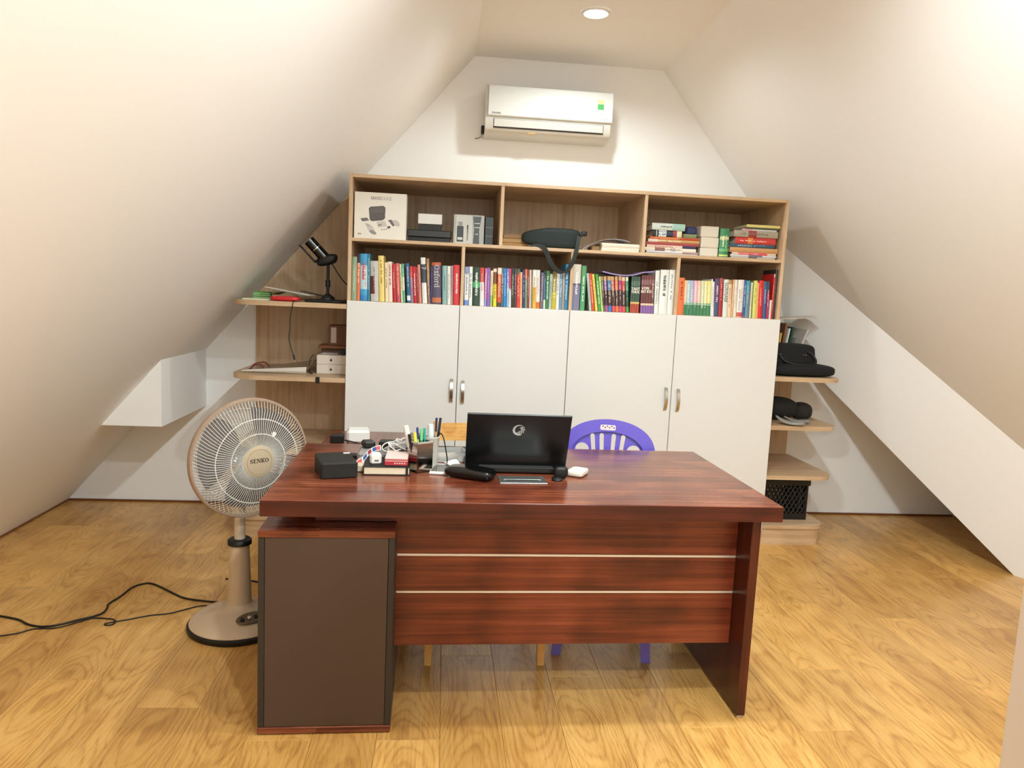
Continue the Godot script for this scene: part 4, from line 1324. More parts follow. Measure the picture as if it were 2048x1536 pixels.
func ell(cx: float, cy: float, rx: float, ry: float, rot := 0.0) -> Array:
	var a := []
	for i in 24: a.append(Vector2(cx, cy) + Vector2(cos(TAU * i / 24.0) * rx, sin(TAU * i / 24.0) * ry).rotated(rot))
	return a

func face_card(p: Node, called: String, at: Vector3, size: Vector2, tex: Texture2D, rough := 0.4) -> void:
	var b := MB.new()
	var h := size * 0.5
	var z := Vector3(0, 0, 1)
	b.quad(at + Vector3(-h.x, -h.y, 0), at + Vector3(h.x, -h.y, 0), at + Vector3(h.x, h.y, 0), at + Vector3(-h.x, h.y, 0), z, z, z, z, Vector2(0, 1), Vector2(1, 1), Vector2(1, 0), Vector2(0, 0))
	part(p, called, b, mat("print_" + called + str(mats.size()), Color.WHITE, rough, 0.0, tex))

func top_row() -> void:
	var y := 1.6335
	# drone box
	var o := thing("product_box", "square white drone box with printed bag and drone parts, top shelf left", "box", Vector3(-0.407, y, 0.545))
	var b := MB.new()
	b.box(Vector3(0, 0.1205, 0), Vector3(0.272, 0.241, 0.11), 0.0015)
	part(o, "carton", b, cmat("e8e2d6", 0.45))
	var im := Image.create(272, 241, false, Image.FORMAT_RGB8)
	im.fill(hexc("e8e2d6"))
	var V := func(a: Array) -> Array:
		var q := []
		for p in a: q.append(Vector2(p[0], p[1]))
		return q
	fill_poly(im, V.call([[74, 84], [82, 74], [150, 66], [162, 74], [161, 132], [148, 142], [92, 150], [80, 142]]), hexc("55504e"))
	fill_poly(im, V.call([[84, 80], [150, 72], [154, 100], [82, 108]]), hexc("625c5a"))
	fill_poly(im, V.call([[30, 138], [64, 132], [78, 146], [42, 154]]), hexc("6e6862"))
	fill_poly(im, ell(86, 190, 30, 15, 0.9), hexc("c8c2ba"))
	fill_poly(im, ell(98, 208, 20, 10, 0.4), hexc("8e8880"))
	fill_poly(im, ell(70, 172, 16, 6, 0.6), hexc("b4aea6"))
	fill_poly(im, V.call([[116, 152], [160, 144], [172, 172], [126, 182]]), hexc("c4beb6"))
	fill_poly(im, V.call([[124, 166], [142, 163], [144, 169], [128, 173]]), hexc("7a746e"))
	fill_poly(im, V.call([[176, 140], [196, 136], [216, 164], [204, 172]]), hexc("6a645e"))
	fill_poly(im, ell(222, 154, 22, 13, 0.7), hexc("c0bab4"))
	fill_poly(im, V.call([[172, 174], [188, 170], [192, 180], [178, 186]]), hexc("4a4642"))
	for i in 3: fill_poly(im, ell(146 + i * 12, 192 - i * 2, 4, 2), hexc("4a4642"))
	fill_poly(im, ell(27, 219, 9, 4), hexc("3c3834"))
	fill_poly(im, ell(27, 219, 5, 2), hexc("e8e2d6"))
	face_card(o, "printed_front", Vector3(0, 0.1205, 0.0554), Vector2(0.268, 0.237), ImageTexture.create_from_image(im))
	lettering(o, "MAVIC", 0.021, Vector3(-0.020, 0.211, 0.0556), Basis(), cmat("3c3834"), "lettering")
	lettering(o, "AIR", 0.021, Vector3(0.027, 0.211, 0.0556), Basis(), cmat("b4aea6"), "lettering")
	lettering(o, "2", 0.021, Vector3(0.051, 0.211, 0.0556), Basis(), cmat("3c3834"), "lettering")
	# black boxes behind it
	bxl("flat_box", Vector3(-0.262, y, 0.33), Vector3(-0.035, y + 0.028, 0.53), black, "wide flat black box lowest of its pile on the top shelf", "box")
	bxl("flat_box", Vector3(-0.266, y + 0.0285, 0.35), Vector3(-0.030, y + 0.066, 0.54), cmat("1c1e1e", 0.35), "black tray shaped box above the flat black box", "box", 0.004)
	o = thing("phone_box", "small phone box, white lid on black base, atop the black boxes", "box", Vector3(-0.147, y + 0.0665, 0.44))
	b = MB.new()
	b.box(Vector3(0, 0.017, 0), Vector3(0.124, 0.034, 0.15), 0.001)
	part(o, "base", b, black)
	b = MB.new()
	b.box(Vector3(0, 0.061, 0), Vector3(0.13, 0.054, 0.156), 0.002)
	part(o, "lid", b, cmat("e6e4dc", 0.4))
	# silver gift box
	o = thing("product_box", "silver grooming kit box with printed bottle and pen, top shelf", "box", Vector3(0.064, y, 0.49))
	b = MB.new()
	b.box(Vector3(0, 0.079, 0), Vector3(0.166, 0.158, 0.12), 0.001)
	part(o, "carton", b, mat("silver_card", Color(0.56, 0.56, 0.54), 0.3, 0.3))
	im = Image.create(166, 158, false, Image.FORMAT_RGB8)
	im.fill(hexc("a8a8a2"))
	fill_poly(im, V.call([[14, 2], [100, 2], [104, 156], [10, 156]]), hexc("c6c4bc"))
	fill_poly(im, V.call([[18, 62], [54, 62], [54, 146], [18, 146]]), hexc("23282a"))
	fill_poly(im, V.call([[24, 38], [48, 38], [48, 62], [24, 62]]), hexc("8e8e8a"))
	fill_poly(im, V.call([[22, 122], [50, 122], [50, 136], [22, 136]]), hexc("c8c8c2"))
	fill_poly(im, V.call([[72, 54], [80, 54], [79, 138], [73, 138]]), hexc("6a6864"))
	fill_poly(im, V.call([[72, 54], [80, 54], [80, 76], [72, 76]]), hexc("2c2c2c"))
	fill_poly(im, V.call([[104, 8], [150, 6], [140, 80], [142, 156], [108, 156], [112, 80]]), hexc("3a3e3e"))
	for q in [[112, 42, 30], [112, 64, 30], [118, 100, 16]]: fill_poly(im, V.call([[q[0], q[1]], [q[0] + q[2], q[1] - 1], [q[0] + q[2], q[1] + 4], [q[0], q[1] + 4]]), hexc("c8c8c2"))
	face_card(o, "printed_front", Vector3(0, 0.079, 0.0604), Vector2(0.164, 0.156), ImageTexture.create_from_image(im), 0.3)
	o = thing("product_box", "dark grey box standing right beside the silver grooming kit box", "box", Vector3(0.176, y, 0.46))
	b = MB.new()
	b.box(Vector3(0, 0.0775, 0), Vector3(0.044, 0.155, 0.12), 0.001)
	part(o, "carton", b, cmat("2a3030", 0.4))
	for yy in [0.052, 0.098]:
		b = MB.new()
		b.box(Vector3(0, yy, 0.0603), Vector3(0.040, 0.002, 0.0006), 0.0)
		part(o, "printed_line", b, cmat("9aa09c", 0.5))
	# brown envelopes
	for i in 3:
		bxl("envelope", Vector3(0.248 + i * 0.004, y + 0.0235 * i, 0.30), Vector3(0.40 - i * 0.010, y + 0.0235 * i + 0.023, 0.52 - i * 0.006), cmat(["b48a54", "b89060", "9c7850"][i], 0.7), "thick brown envelope in the pile left of the waist bag, " + ["lowest", "middle", "topmost"][i], "envelope", 0.003, "brown envelopes beside the waist bag")
	# waist bag
	o = thing("waist_bag", "dark green grey waist bag with strap hanging over the shelf", "bag", Vector3(0.535, y, 0.53))
	var bm := mat("bag_fabric", Color(0.13, 0.17, 0.165), 0.8)
	b = MB.new()
	b.blob(Vector3(0, 0.056, 0), Vector3(0.285, 0.112, 0.13), 0.4, 0.45, 40, 18, func(p: Vector3) -> Vector3:
		var k := clampf((-p.x - 0.04) / 0.10, 0.0, 1.0)
		return Vector3(p.x - 0.035 * k, p.y * (1.0 - 0.42 * k), p.z * (1.0 - 0.3 * k)))
	part(o, "pouch", b, bm)
	b = MB.new()
	b.tube(smooth([Vector3(-0.09, 0.090, 0.044), Vector3(-0.03, 0.101, 0.047), Vector3(0.05, 0.102, 0.047), Vector3(0.115, 0.092, 0.045)]), 0.0022, 6)
	part(o, "zip", b, black)
	b = MB.new()
	b.blob(Vector3(0.158, 0.088, 0.045), Vector3(0.034, 0.026, 0.018), 0.5, 0.6, 16, 8)
	b.tube(smooth([Vector3(0.122, 0.06, 0.03), Vector3(0.140, 0.076, 0.05), Vector3(0.156, 0.09, 0.046)]), 0.008, 8)
	part(o, "buckle", b, black)
	var wp := [[0.400, 1.642, 0.600], [0.444, 1.643, 0.632], [0.475, 1.618, 0.650], [0.505, 1.555, 0.655], [0.535, 1.520, 0.655], [0.560, 1.504, 0.655], [0.582, 1.502, 0.655], [0.606, 1.526, 0.655], [0.628, 1.570, 0.655], [0.642, 1.620, 0.652], [0.650, 1.662, 0.640], [0.662, 1.705, 0.605]]
	var pts := []
	for q in wp: pts.append(Vector3(q[0], q[1], q[2]) - o.position)
	pts = smooth(pts, 4)
	var acr := []
	for i in pts.size():
		var t := float(i) / (pts.size() - 1)
		if t < 0.42: acr.append(Vector3(0.75, 0.55, 0.35).normalized())
		else: acr.append(Vector3(0.75, 0.55, 0.35).lerp(Vector3(0.85, -0.25, -0.45), clampf((t - 0.42) / 0.25, 0.0, 1.0)).normalized())
	b = MB.new()
	b.strap(pts, acr, 0.026, 0.0022)
	part(o, "strap", b, mat("bag_strap", Color(0.20, 0.22, 0.21), 0.8))
	# paper stack with a curled sheet
	b = MB.new()
	for i in 8: b.box(Vector3(rng.randf_range(-0.003, 0.003), 0.0028 + i * 0.0056, rng.randf_range(-0.003, 0.003)), Vector3(0.21, 0.0054, 0.27), 0.0006)
	single("paper_stack", b, cmat("ece6d6", 0.7), "thick stack of white paper on the top shelf, right of the waist bag", "paper", Vector3(0.899, y, 0.45))
	b = MB.new()
	b.sheet(func(u: float, v: float) -> Vector3: return Vector3(lerpf(0.690, 0.955, u), y + 0.004 + 0.066 * pow(sin(PI * clampf(u * 0.72, 0.0, 1.0)), 0.8), lerpf(0.40, 0.57, v)), 18, 2, 0.0012)
	single("paper_sheet", b, cmat("d8d6e0", 0.6), "curled white sheet arching over the paper stack", "paper")
	bxl("paper_bundle", Vector3(0.745, y, 0.42), Vector3(0.7925, y + 0.028, 0.55), cmat("9a7a50", 0.7), "small brown bundle under the curled sheet", "bundle", 0.006)
	# pile of books, left of the right cell
	var g := "books piled left in the right top cell"
	var yy := y
	var pile := [
		[1.040, 1.335, 0.008, "cfccc8", "", "", "grey white magazine, lowest of the left book pile on top shelf"],
		[1.044, 1.337, 0.009, "dcd8da", "0-30:b08a8c", "", "white glossy magazine second from bottom in left top pile"],
		[1.036, 1.326, 0.018, "e8dcc8", "60-80:8a5048,40-50:b8a8a0", "9a8a80", "cream booklet with brown pattern in left top pile"],
		[1.046, 1.320, 0.014, "ecc8b4", "0-26:2c2e52", "7a4c48", "peach book with navy end in left top pile"],
		[1.042, 1.340, 0.015, "a84a4c", "", "", "maroon book in the middle of left top pile"],
		[1.050, 1.343, 0.016, "c89a5c", "80-98:e8d8cc", "f0e0c4", "golden tan book in left top pile"],
		[1.060, 1.342, 0.013, "d4683c", "0-40:b84a2c", "f0c090", "orange red book in left top pile"]]
	for q in pile:
		laid(q[0], q[1], yy + 0.0002, q[2], q[3], q[4], q[5], q[6], g, 0.585 + rng.randf_range(-0.006, 0.004), 0.20)
		yy += q[2] + 0.0003
	laid(1.072, 1.238, yy + 0.0002, 0.036, "e6e8e2", "86-100:2c3030,78-84:303434,30-52:2c2c28,16-30:a8423c,0-8:e8e09c", "3c5a8c", "thick book with black, white and red spine blocks, left top pile", g, 0.585, 0.15)
	laid(1.066, 1.252, yy + 0.0365, 0.036, "d8e4dc", "0-38:a8d0c4", "4a5a54", "thick pale green white book topmost on the left top pile", g, 0.59, 0.16)
	laid(1.256, 1.33, yy + 0.0002, 0.024, "8a9468", "0-100:8a9468", "", "small olive book beside the pale green white book", g, 0.56, 0.12)
	bxl("blue_case", Vector3(1.278, yy + 0.0245, 0.42), Vector3(1.336, yy + 0.066, 0.54), cmat("2a3464", 0.4), "small dark blue case atop the left book pile", "case", 0.006)
	# ream blocks
	var ry := y
	for i in 3:
		var h: float = [0.048, 0.058, 0.060][i]
		var b2 := MB.new()
		b2.box(Vector3(0, h * 0.5, 0), Vector3(0.102, h - 0.0006, 0.16), 0.004)
		single("paper_ream", b2, cmat("ded4c2", 0.6), "cream paper block, " + ["lowest", "middle", "topmost"][i] + " of three stacked between book piles", "paper block", Vector3(1.400 - i * 0.001, ry, 0.505), [0.0, 0.03, -0.03][i], "cream paper blocks on the top shelf")
		ry += h
	# green box book
	var gb := thing("book", "thick green book standing beside the cream paper blocks", "book", Vector3(1.4565, y, 0.585))
	book_parts(gb, 0.052, 0.158, 0.13, spine("3f8a5c", "60-72:c8c890,20-30:6fb474,4-10:d8e07c", "e6eec8"))
	g = "books piled right in the right top cell"
	yy = y
	pile = [
		[1.525, 1.780, 0.010, "b8b0a8", "40-60:6a6258", "", "taupe magazine lowest of the right book pile on top shelf"],
		[1.522, 1.788, 0.010, "d4ccc8", "30-60:7c7484", "", "white and mauve magazine, second in right top pile"],
		[1.530, 1.786, 0.012, "d8505a", "0-20:d8c8b4,85-100:d8c8b4", "f0d0cc", "red booklet with cream ends in right top pile"],
		[1.518, 1.794, 0.027, "c89460", "", "", "tan box book in right top pile"],
		[1.520, 1.776, 0.021, "3c5468", "0-60:3c5468", "a8b4c8", "dark blue folder book in right top pile"],
		[1.545, 1.780, 0.036, "cc3f3c", "55-68:e0873c", "f6dcd0", "thick red book with white characters in right top pile"],
		[1.532, 1.786, 0.036, "a89c8a", "48-66:a03a3c", "7a7062", "thick grey beige book with red label in right top pile"],
		[1.580, 1.782, 0.010, "dcdcd4", "70-100:e8b4b8", "", "thin white and pink book in right top pile"],
		[1.600, 1.790, 0.008, "4c5440", "", "", "thin dark olive book in right top pile"],
		[1.602, 1.796, 0.015, "dcd080", "", "", "yellow book topmost on the right top pile"]]
	for q in pile:
		laid(q[0], q[1], yy + 0.0002, q[2], q[3], q[4], q[5], q[6], g, 0.585 + rng.randf_range(-0.006, 0.004), 0.20)
		yy += q[2] + 0.0003

func left_shelf_items() -> void:
	var y := 1.2832
	# microphone on a desk stand
	var o := thing("microphone", "black studio microphone on a desk stand, upper left shelf", "microphone", Vector3(-0.708, y, 0.38))
	var b := MB.new()
	b.box(Vector3(0.0, 0.008, 0.03), Vector3(0.20, 0.016, 0.24), 0.005)
	part(o, "base_plate", b, black)
	b = MB.new()
	b.lathe([Vector2(0.04, 0.016), Vector2(0.038, 0.028), Vector2(0.014, 0.045), Vector2(0.010, 0.05), Vector2(0.0, 0.05)], 24)
	part(o, "stand_foot", b, black)
	b = MB.new()
	b.tube([Vector3(0, 0.045, 0), Vector3(0, 0.215, 0)], 0.0085, 14)
	b.tube([Vector3(0, 0.085, 0), Vector3(0, 0.125, 0)], 0.0135, 16)
	part(o, "pole", b, black)
	var ax := Vector3(-0.68, 0.72, 0.12).normalized()
	var c := Vector3(-0.035, 0.265, 0.01)
	b = MB.new()
	b.tube([c - ax * 0.055, c - ax * 0.05, c + ax * 0.095, c + ax * 0.10], 0.030, 24)
	part(o, "body", b, black_gloss)
	b = MB.new()
	b.tube([c + ax * 0.040, c + ax * 0.044], 0.0308, 24)
	part(o, "body_ring", b, steel)
	b = MB.new()
	b.blob(Vector3(-0.005, 0.235, 0.005), Vector3(0.115, 0.06, 0.07), 0.7, 0.8, 24, 12, func(p: Vector3) -> Vector3: return Vector3(p.x, p.y + p.x * 0.25, p.z))
	part(o, "shock_mount", b, black)
	b = MB.new()
	b.sheet(func(u: float, v: float) -> Vector3:
		var a := lerpf(-1.1, 1.1, u)
		var side := ax.cross(Vector3(0, 0, 1)).normalized()
		return c + side * (-0.052 - 0.008 * cos(a)) + ax * lerpf(-0.01, 0.115, v) + Vector3(0, 0, sin(a) * 0.035), 10, 6, 0.003)
	part(o, "pop_shield", b, black)
	b = MB.new()
	var sd := ax.cross(Vector3(0, 0, 1)).normalized()
	b.tube([c + sd * -0.057 + ax * 0.0, Vector3(-0.03, 0.232, 0.01)], 0.004, 8)
	part(o, "shield_arm", b, black)
	b = MB.new()
	b.tube(smooth([Vector3(0.02, 0.215, -0.02), Vector3(0.045, 0.17, -0.04), Vector3(0.085, 0.115, -0.06), Vector3(0.125, 0.085, -0.08)]), 0.003, 6)
	part(o, "cable", b, black)
	# papers and notebooks
	b = MB.new()
	b.box(Vector3(0, 0.004, 0), Vector3(0.20, 0.008, 0.16), 0.001)
	single("notebook", b, cmat("d8dcb8", 0.6), "pale green notebook lying at the end of the upper left shelf", "notebook", Vector3(-1.025, y, 0.50), 0.05)
	var gn := thing("notebook", "bright green notebook with white stripes on the upper left shelf", "notebook", Vector3(-1.075, y, 0.33), 0.15)
	b = MB.new()
	b.box(Vector3(0, 0.022, 0), Vector3(0.09, 0.044, 0.14), 0.003)
	part(gn, "cover", b, cmat("4f9a34", 0.5))
	b = MB.new()
	for q in [0.012, 0.024, 0.034]: b.box(Vector3(0, q, 0.0), Vector3(0.0912, 0.003, 0.1412), 0.0)
	part(gn, "page_stripe", b, cmat("dce8cc", 0.6))
	b = MB.new()
	b.sheet(func(u: float, v: float) -> Vector3: return Vector3((u - 0.5) * 0.15, 0.018 + 0.034 * sin(PI * (0.15 + 0.8 * u)), (v - 0.5) * 0.14), 10, 2, 0.010)
	single("paper_bag", b, cmat("b0a482", 0.7), "crumpled beige paper bag behind the red pouch", "paper bag", Vector3(-0.945, y, 0.27), -0.1)
	b = MB.new()
	b.sheet(func(u: float, v: float) -> Vector3: return Vector3((u - 0.5) * 0.24, 0.052 - 0.036 * u + 0.004 * sin(9.0 * v), (v - 0.5) * 0.12), 10, 3, 0.004)
	single("booklet", b, cmat("e0d8cc", 0.5), "open white booklet sloping down beside the microphone base", "booklet", Vector3(-0.905, y + 0.018, 0.43), -0.06)
	b = MB.new()
	b.sheet(func(u: float, v: float) -> Vector3: return Vector3((u - 0.5) * 0.18, 0.050 - 0.034 * u, (v - 0.5) * 0.12), 6, 2, 0.003)
	single("booklet", b, cmat("4a3a38", 0.5), "dark brown booklet under the microphone edge", "booklet", Vector3(-0.80, y + 0.005, 0.16), -0.05)
	b = MB.new()
	b.blob(Vector3(0, 0.014, 0), Vector3(0.155, 0.028, 0.10), 0.6, 0.5, 30, 10)
	var rp := single("pouch", b, cmat("c81e24", 0.35), "red quilted pouch at the front of the upper left shelf", "pouch", Vector3(-0.900, y, 0.565), 0.04)
	for i in 4:
		var k := MB.new()
		k.blob(Vector3(-0.05 + i * 0.024, 0.022, 0.040), Vector3(0.012, 0.008, 0.010), 1.0, 1.0, 10, 6)
		part(rp, "stud", k, cmat("e05050", 0.3))
	# cable hanging from the upper shelf
	b = MB.new()
	b.tube(smooth([Vector3(-0.845, 1.289, 0.60), Vector3(-0.842, 1.287, 0.648), Vector3(-0.846, 1.262, 0.656), Vector3(-0.856, 1.20, 0.656), Vector3(-0.858, 1.14, 0.656), Vector3(-0.862, 1.09, 0.656), Vector3(-0.850, 1.04, 0.656), Vector3(-0.838, 1.005, 0.656)]), 0.0024, 6)
	var hc := thing("hanging_cable", "thin black cable hanging down from the upper left shelf", "cable", Vector3(-0.845, 1.289, 0.60))
	var b3 := MB.new()
	b3.x = hc.transform.affine_inverse()
	b3.tube(smooth([Vector3(-0.845, 1.2865, 0.60), Vector3(-0.842, 1.2865, 0.646), Vector3(-0.846, 1.262, 0.656), Vector3(-0.856, 1.20, 0.656), Vector3(-0.858, 1.14, 0.656), Vector3(-0.862, 1.09, 0.656), Vector3(-0.850, 1.04, 0.656), Vector3(-0.838, 1.005, 0.656)]), 0.0024, 6)
	part(hc, "cord", b3, black)
	b3 = MB.new()
	b3.x = hc.transform.affine_inverse()
	b3.tube([Vector3(-0.838, 1.006, 0.656), Vector3(-0.832, 0.980, 0.656)], 0.0045, 8)
	part(hc, "plug", b3, black)
	b3 = MB.new()
	b3.x = hc.transform.affine_inverse()
	b3.tube([Vector3(-0.832, 0.980, 0.656), Vector3(-0.829, 0.966, 0.656)], 0.002, 6)
	part(hc, "plug_tip", b3, steel)
	# lower shelf
	y = 0.8882
	var sb := thing("shopping_bag", "folded glossy white and brown shopping bag on the lower left shelf", "bag", Vector3(-0.955, y, 0.36))
	b = MB.new()
	b.sheet(func(u: float, v: float) -> Vector3: return Vector3(lerpf(-0.18, 0.17, u), 0.006 + 0.020 * u + 0.032 * u * u * v, lerpf(0.14, -0.14, v) + 0.02 * u), 14, 6, 0.004)
	part(sb, "panel", b, mat("bag_glossy", Color(0.52, 0.44, 0.36), 0.25))
	b = MB.new()
	b.sheet(func(u: float, v: float) -> Vector3: return Vector3(lerpf(-0.185, 0.16, u), 0.003 + 0.036 * v * (0.25 + 0.75 * u), 0.152 + 0.012 * sin(PI * v)), 14, 4, 0.003)
	part(sb, "folded_edge", b, cmat("dcd4c6", 0.4))
	b = MB.new()
	b.tube(smooth([Vector3(-0.16, 0.010, 0.06), Vector3(-0.15, 0.034, 0.02), Vector3(-0.10, 0.042, 0.0), Vector3(-0.07, 0.020, 0.02)]), 0.003, 6)
	b.tube(smooth([Vector3(-0.16, 0.010, 0.10), Vector3(-0.14, 0.030, 0.07), Vector3(-0.11, 0.034, 0.06), Vector3(-0.09, 0.016, 0.07)]), 0.003, 6)
	part(sb, "rope_handle", b, cmat("7a1c1c", 0.6), "dark red rope handle")
	for i in 2:
		var wb := thing("phone_box", "white phone box with dark apple emblem, %s of two on the lower left shelf" % ["lower", "upper"][i], "box", Vector3(-0.668, y + i * 0.0525, 0.39), 0.0, "white phone boxes on the lower left shelf")
		b = MB.new()
		b.box(Vector3(0, 0.026, 0), Vector3(0.165, 0.0515, 0.14), 0.002)
		part(wb, "carton", b, cmat("e4d8cc", 0.4))
		b = MB.new()
		b.blob(Vector3(-0.004, 0.024, 0.0702), Vector3(0.013, 0.013, 0.001), 1.0, 0.8, 18, 6)
		b.blob(Vector3(-0.002, 0.0335, 0.0702), Vector3(0.003, 0.006, 0.001), 1.0, 1.0, 10, 4)
		part(wb, "emblem", b, cmat("3a302c", 0.4))
	bxl("charger_case", Vector3(-0.73, y + 0.1052, 0.33), Vector3(-0.64, y + 0.113, 0.42), cmat("b8b0a8", 0.4), "flat grey charger lying on the white phone boxes", "charger", 0.003)
	var ck := thing("camera_part", "small dark teal gadget lying on the white phone boxes", "gadget", Vector3(-0.612, y + 0.1052, 0.41))
	b = MB.new()
	b.box(Vector3(0, 0.014, 0), Vector3(0.03, 0.028, 0.03), 0.006)
	part(ck, "body", b, cmat("24444a", 0.4))
	b = MB.new()
	b.tube([Vector3(0, 0.014, 0.015), Vector3(0, 0.014, 0.022)], 0.009, 12)
	part(ck, "lens", b, black)
	# stacked cardboard on the phone boxes
	bxl("wooden_tray", Vector3(-0.762, y + 0.130, 0.20), Vector3(-0.592, y + 0.150, 0.34), cmat("8a5230", 0.5), "flat red brown tray behind the white phone boxes", "tray", 0.003)
	bxl("storage_carton", Vector3(-0.75, y, 0.20), Vector3(-0.60, y + 0.1295, 0.315), cmat("6a4a34", 0.7), "brown carton standing behind the white phone boxes", "box", 0.003)
	var bb := thing("cardboard_box", "brown cardboard box with white label on the lower left shelf", "box", Vector3(-0.645, y + 0.1502, 0.27))
	b = MB.new()
	b.box(Vector3(0, 0.058, 0), Vector3(0.125, 0.116, 0.11), 0.002)
	part(bb, "carton", b, cmat("7a5238", 0.7))
	b = MB.new()
	b.box(Vector3(-0.035, 0.058, 0.0553), Vector3(0.03, 0.088, 0.0006), 0.0)
	part(bb, "label_sticker", b, cmat("d0bcae", 0.5))
	b = MB.new()
	b.tube(smooth([Vector3(-0.775, y + 0.10, 0.41), Vector3(-0.79, y + 0.08, 0.42), Vector3(-0.795, y + 0.04, 0.43), Vector3(-0.79, y + 0.006, 0.45), Vector3(-0.765, y + 0.0045, 0.50)]), 0.003, 6)
	single("charging_cable", b, black, "black charging cable drooping beside the white phone boxes", "cable")
	bxl("edge_clip", Vector3(-0.722, 0.858, 0.6455), Vector3(-0.702, 0.892, 0.657), black, "small black clip on the lower left shelf edge", "clip", 0.002)

func right_shelf_items() -> void:
	var y := 0.9802
	# upright papers and folders
	var cols := [["c8c4bc", 0.010, "grey white folder next to the bookcase side"], ["4a4640", 0.012, "dark grey folder upright behind the black bag"], ["d8cfc0", 0.014, "cream paper bundle upright behind the black bag"], ["e0b860", 0.013, "yellow folder upright behind the black bag"], ["8a6040", 0.012, "brown folder upright behind the black bag"], ["dcdcd2", 0.010, "white folder upright behind the black bag"], ["2c4a40", 0.012, "dark green folder upright behind the black bag"]]
	var x := 1.905
	for i in cols.size():
		var q = cols[i]
		var hh: float = [0.29, 0.28, 0.295, 0.24, 0.30, 0.27, 0.28][i]
		var b := MB.new()
		b.box(Vector3(q[1] * 0.5, hh * 0.5, 0), Vector3(q[1], hh, 0.20), 0.001)
		var f := single("document_folder", b, cmat(q[0], 0.6), q[2], "folder", Vector3(x, y, 0.20), 0.0, "folders upright on the right shelf")
		f.rotation.z = -0.04 - 0.02 * i
		x += q[1] + 0.0075
	var b := MB.new()
	b.sheet(func(u: float, v: float) -> Vector3: return Vector3(lerpf(1.905, 2.20, u), 1.298 + 0.022 * u + 0.006 * sin(PI * v), lerpf(0.30, 0.10, v) + 0.03 * u), 10, 4, 0.004)
	single("paper_folder", b, cmat("d8cebc", 0.6), "pale sheet folder lying on top of the upright folders", "folder")
	b = MB.new()
	b.x = Transform3D(Basis(Vector3(0, 0, 1), -0.34), Vector3(2.075, y, 0.19))
	b.box(Vector3(0, 0.14, 0), Vector3(0.012, 0.28, 0.2), 0.001)
	single("document_folder", b, cmat("c8beb4", 0.6), "leaning pale folder farthest from the bookcase", "folder", Vector3.ZERO, 0.0, "folders upright on the right shelf")
	# black bag
	var o := thing("laptop_bag", "black fabric bag folded flat on the right shelf", "bag", Vector3(2.02, y, 0.46))
	var bm := mat("black_fabric", Color(0.055, 0.065, 0.065), 0.85)
	b = MB.new()
	b.blob(Vector3(0.012, 0.036, 0.0), Vector3(0.38, 0.072, 0.28), 0.55, 0.4, 40, 14)
	part(o, "bottom", b, bm)
	b = MB.new()
	b.blob(Vector3(-0.035, 0.120, -0.04), Vector3(0.29, 0.125, 0.17), 0.35, 0.35, 40, 16, func(p: Vector3) -> Vector3: return Vector3(p.x, p.y, p.z - p.y * 0.25))
	part(o, "flap", b, bm)
	b = MB.new()
	b.tube(smooth([Vector3(-0.13, 0.125, 0.045), Vector3(-0.10, 0.085, 0.075), Vector3(-0.03, 0.068, 0.09), Vector3(0.045, 0.068, 0.09), Vector3(0.085, 0.085, 0.08), Vector3(0.075, 0.12, 0.06), Vector3(0.045, 0.142, 0.048)]), 0.006, 8)
	part(o, "handle", b, mat("bag_handle", Color(0.10, 0.105, 0.10), 0.5))
	for q in [Vector3(0.02, 0.122, 0.052), Vector3(0.036, 0.122, 0.050), Vector3(-0.118, 0.122, 0.052)]:
		b = MB.new()
		b.blob(q, Vector3(0.008, 0.006, 0.006), 1.0, 1.0, 10, 6)
		part(o, "rivet", b, steel)
	# cap and shoe trees
	y = 0.7002
	o = thing("cap", "dark brown grey cap lying on the middle right shelf", "cap", Vector3(1.99, y, 0.38))
	b = MB.new()
	b.blob(Vector3(-0.03, 0.068, 0), Vector3(0.25, 0.135, 0.22), 0.75, 0.8, 36, 14, func(p: Vector3) -> Vector3: return Vector3(p.x, p.y * (1.0 if p.y > 0 else 0.85), p.z))
	part(o, "crown", b, mat("cap_cloth", Color(0.10, 0.095, 0.085), 0.9))
	b = MB.new()
	b.blob(Vector3(0.118, 0.058, 0.03), Vector3(0.12, 0.105, 0.14), 0.8, 0.9, 26, 12)
	part(o, "side_flap", b, mat("cap_flap", Color(0.12, 0.11, 0.09), 0.85))
	for i in 2:
		b = MB.new()
		b.blob(Vector3(0, 0.011, 0), Vector3(0.17, 0.020, 0.062), 0.8, 0.85, 28, 8, func(p: Vector3) -> Vector3: return Vector3(p.x, p.y + 0.03 * pow(absf(p.x) / 0.085, 2.0) * (1.0 if p.x < 0 else 0.3), p.z * (1.0 + 1.6 * p.x)))
		var s := single("slipper_sole", b, cmat(["8c8a84", "9a9690"][i], 0.5), ["grey slipper sole poking out below the cap", "grey slipper sole overhanging the middle right shelf edge"][i], "slipper", Vector3([2.02, 1.95][i], y + [0.004, 0.003][i], [0.545, 0.60][i]), [0.05, -0.62][i])
		if i == 1: s.rotation.z = -0.05
	# plastic crate
	y = 0.1202
	o = thing("plastic_crate", "black plastic lattice crate on the right shelf base", "crate", Vector3(2.0, y, 0.40))
	var W := 0.275
	var D := 0.27
	var H := 0.245
	b = MB.new()
	for s in [-1.0, 1.0]:
		b.box(Vector3(0, H - 0.018, s * D * 0.5), Vector3(W + 0.016, 0.036, 0.012), 0.002)
		b.box(Vector3(s * W * 0.5, H - 0.018, 0), Vector3(0.012, 0.036, D + 0.01), 0.002)
	part(o, "rim", b, black)
	b = MB.new()
	b.box(Vector3(0, 0.005, 0), Vector3(W, 0.010, D), 0.002)
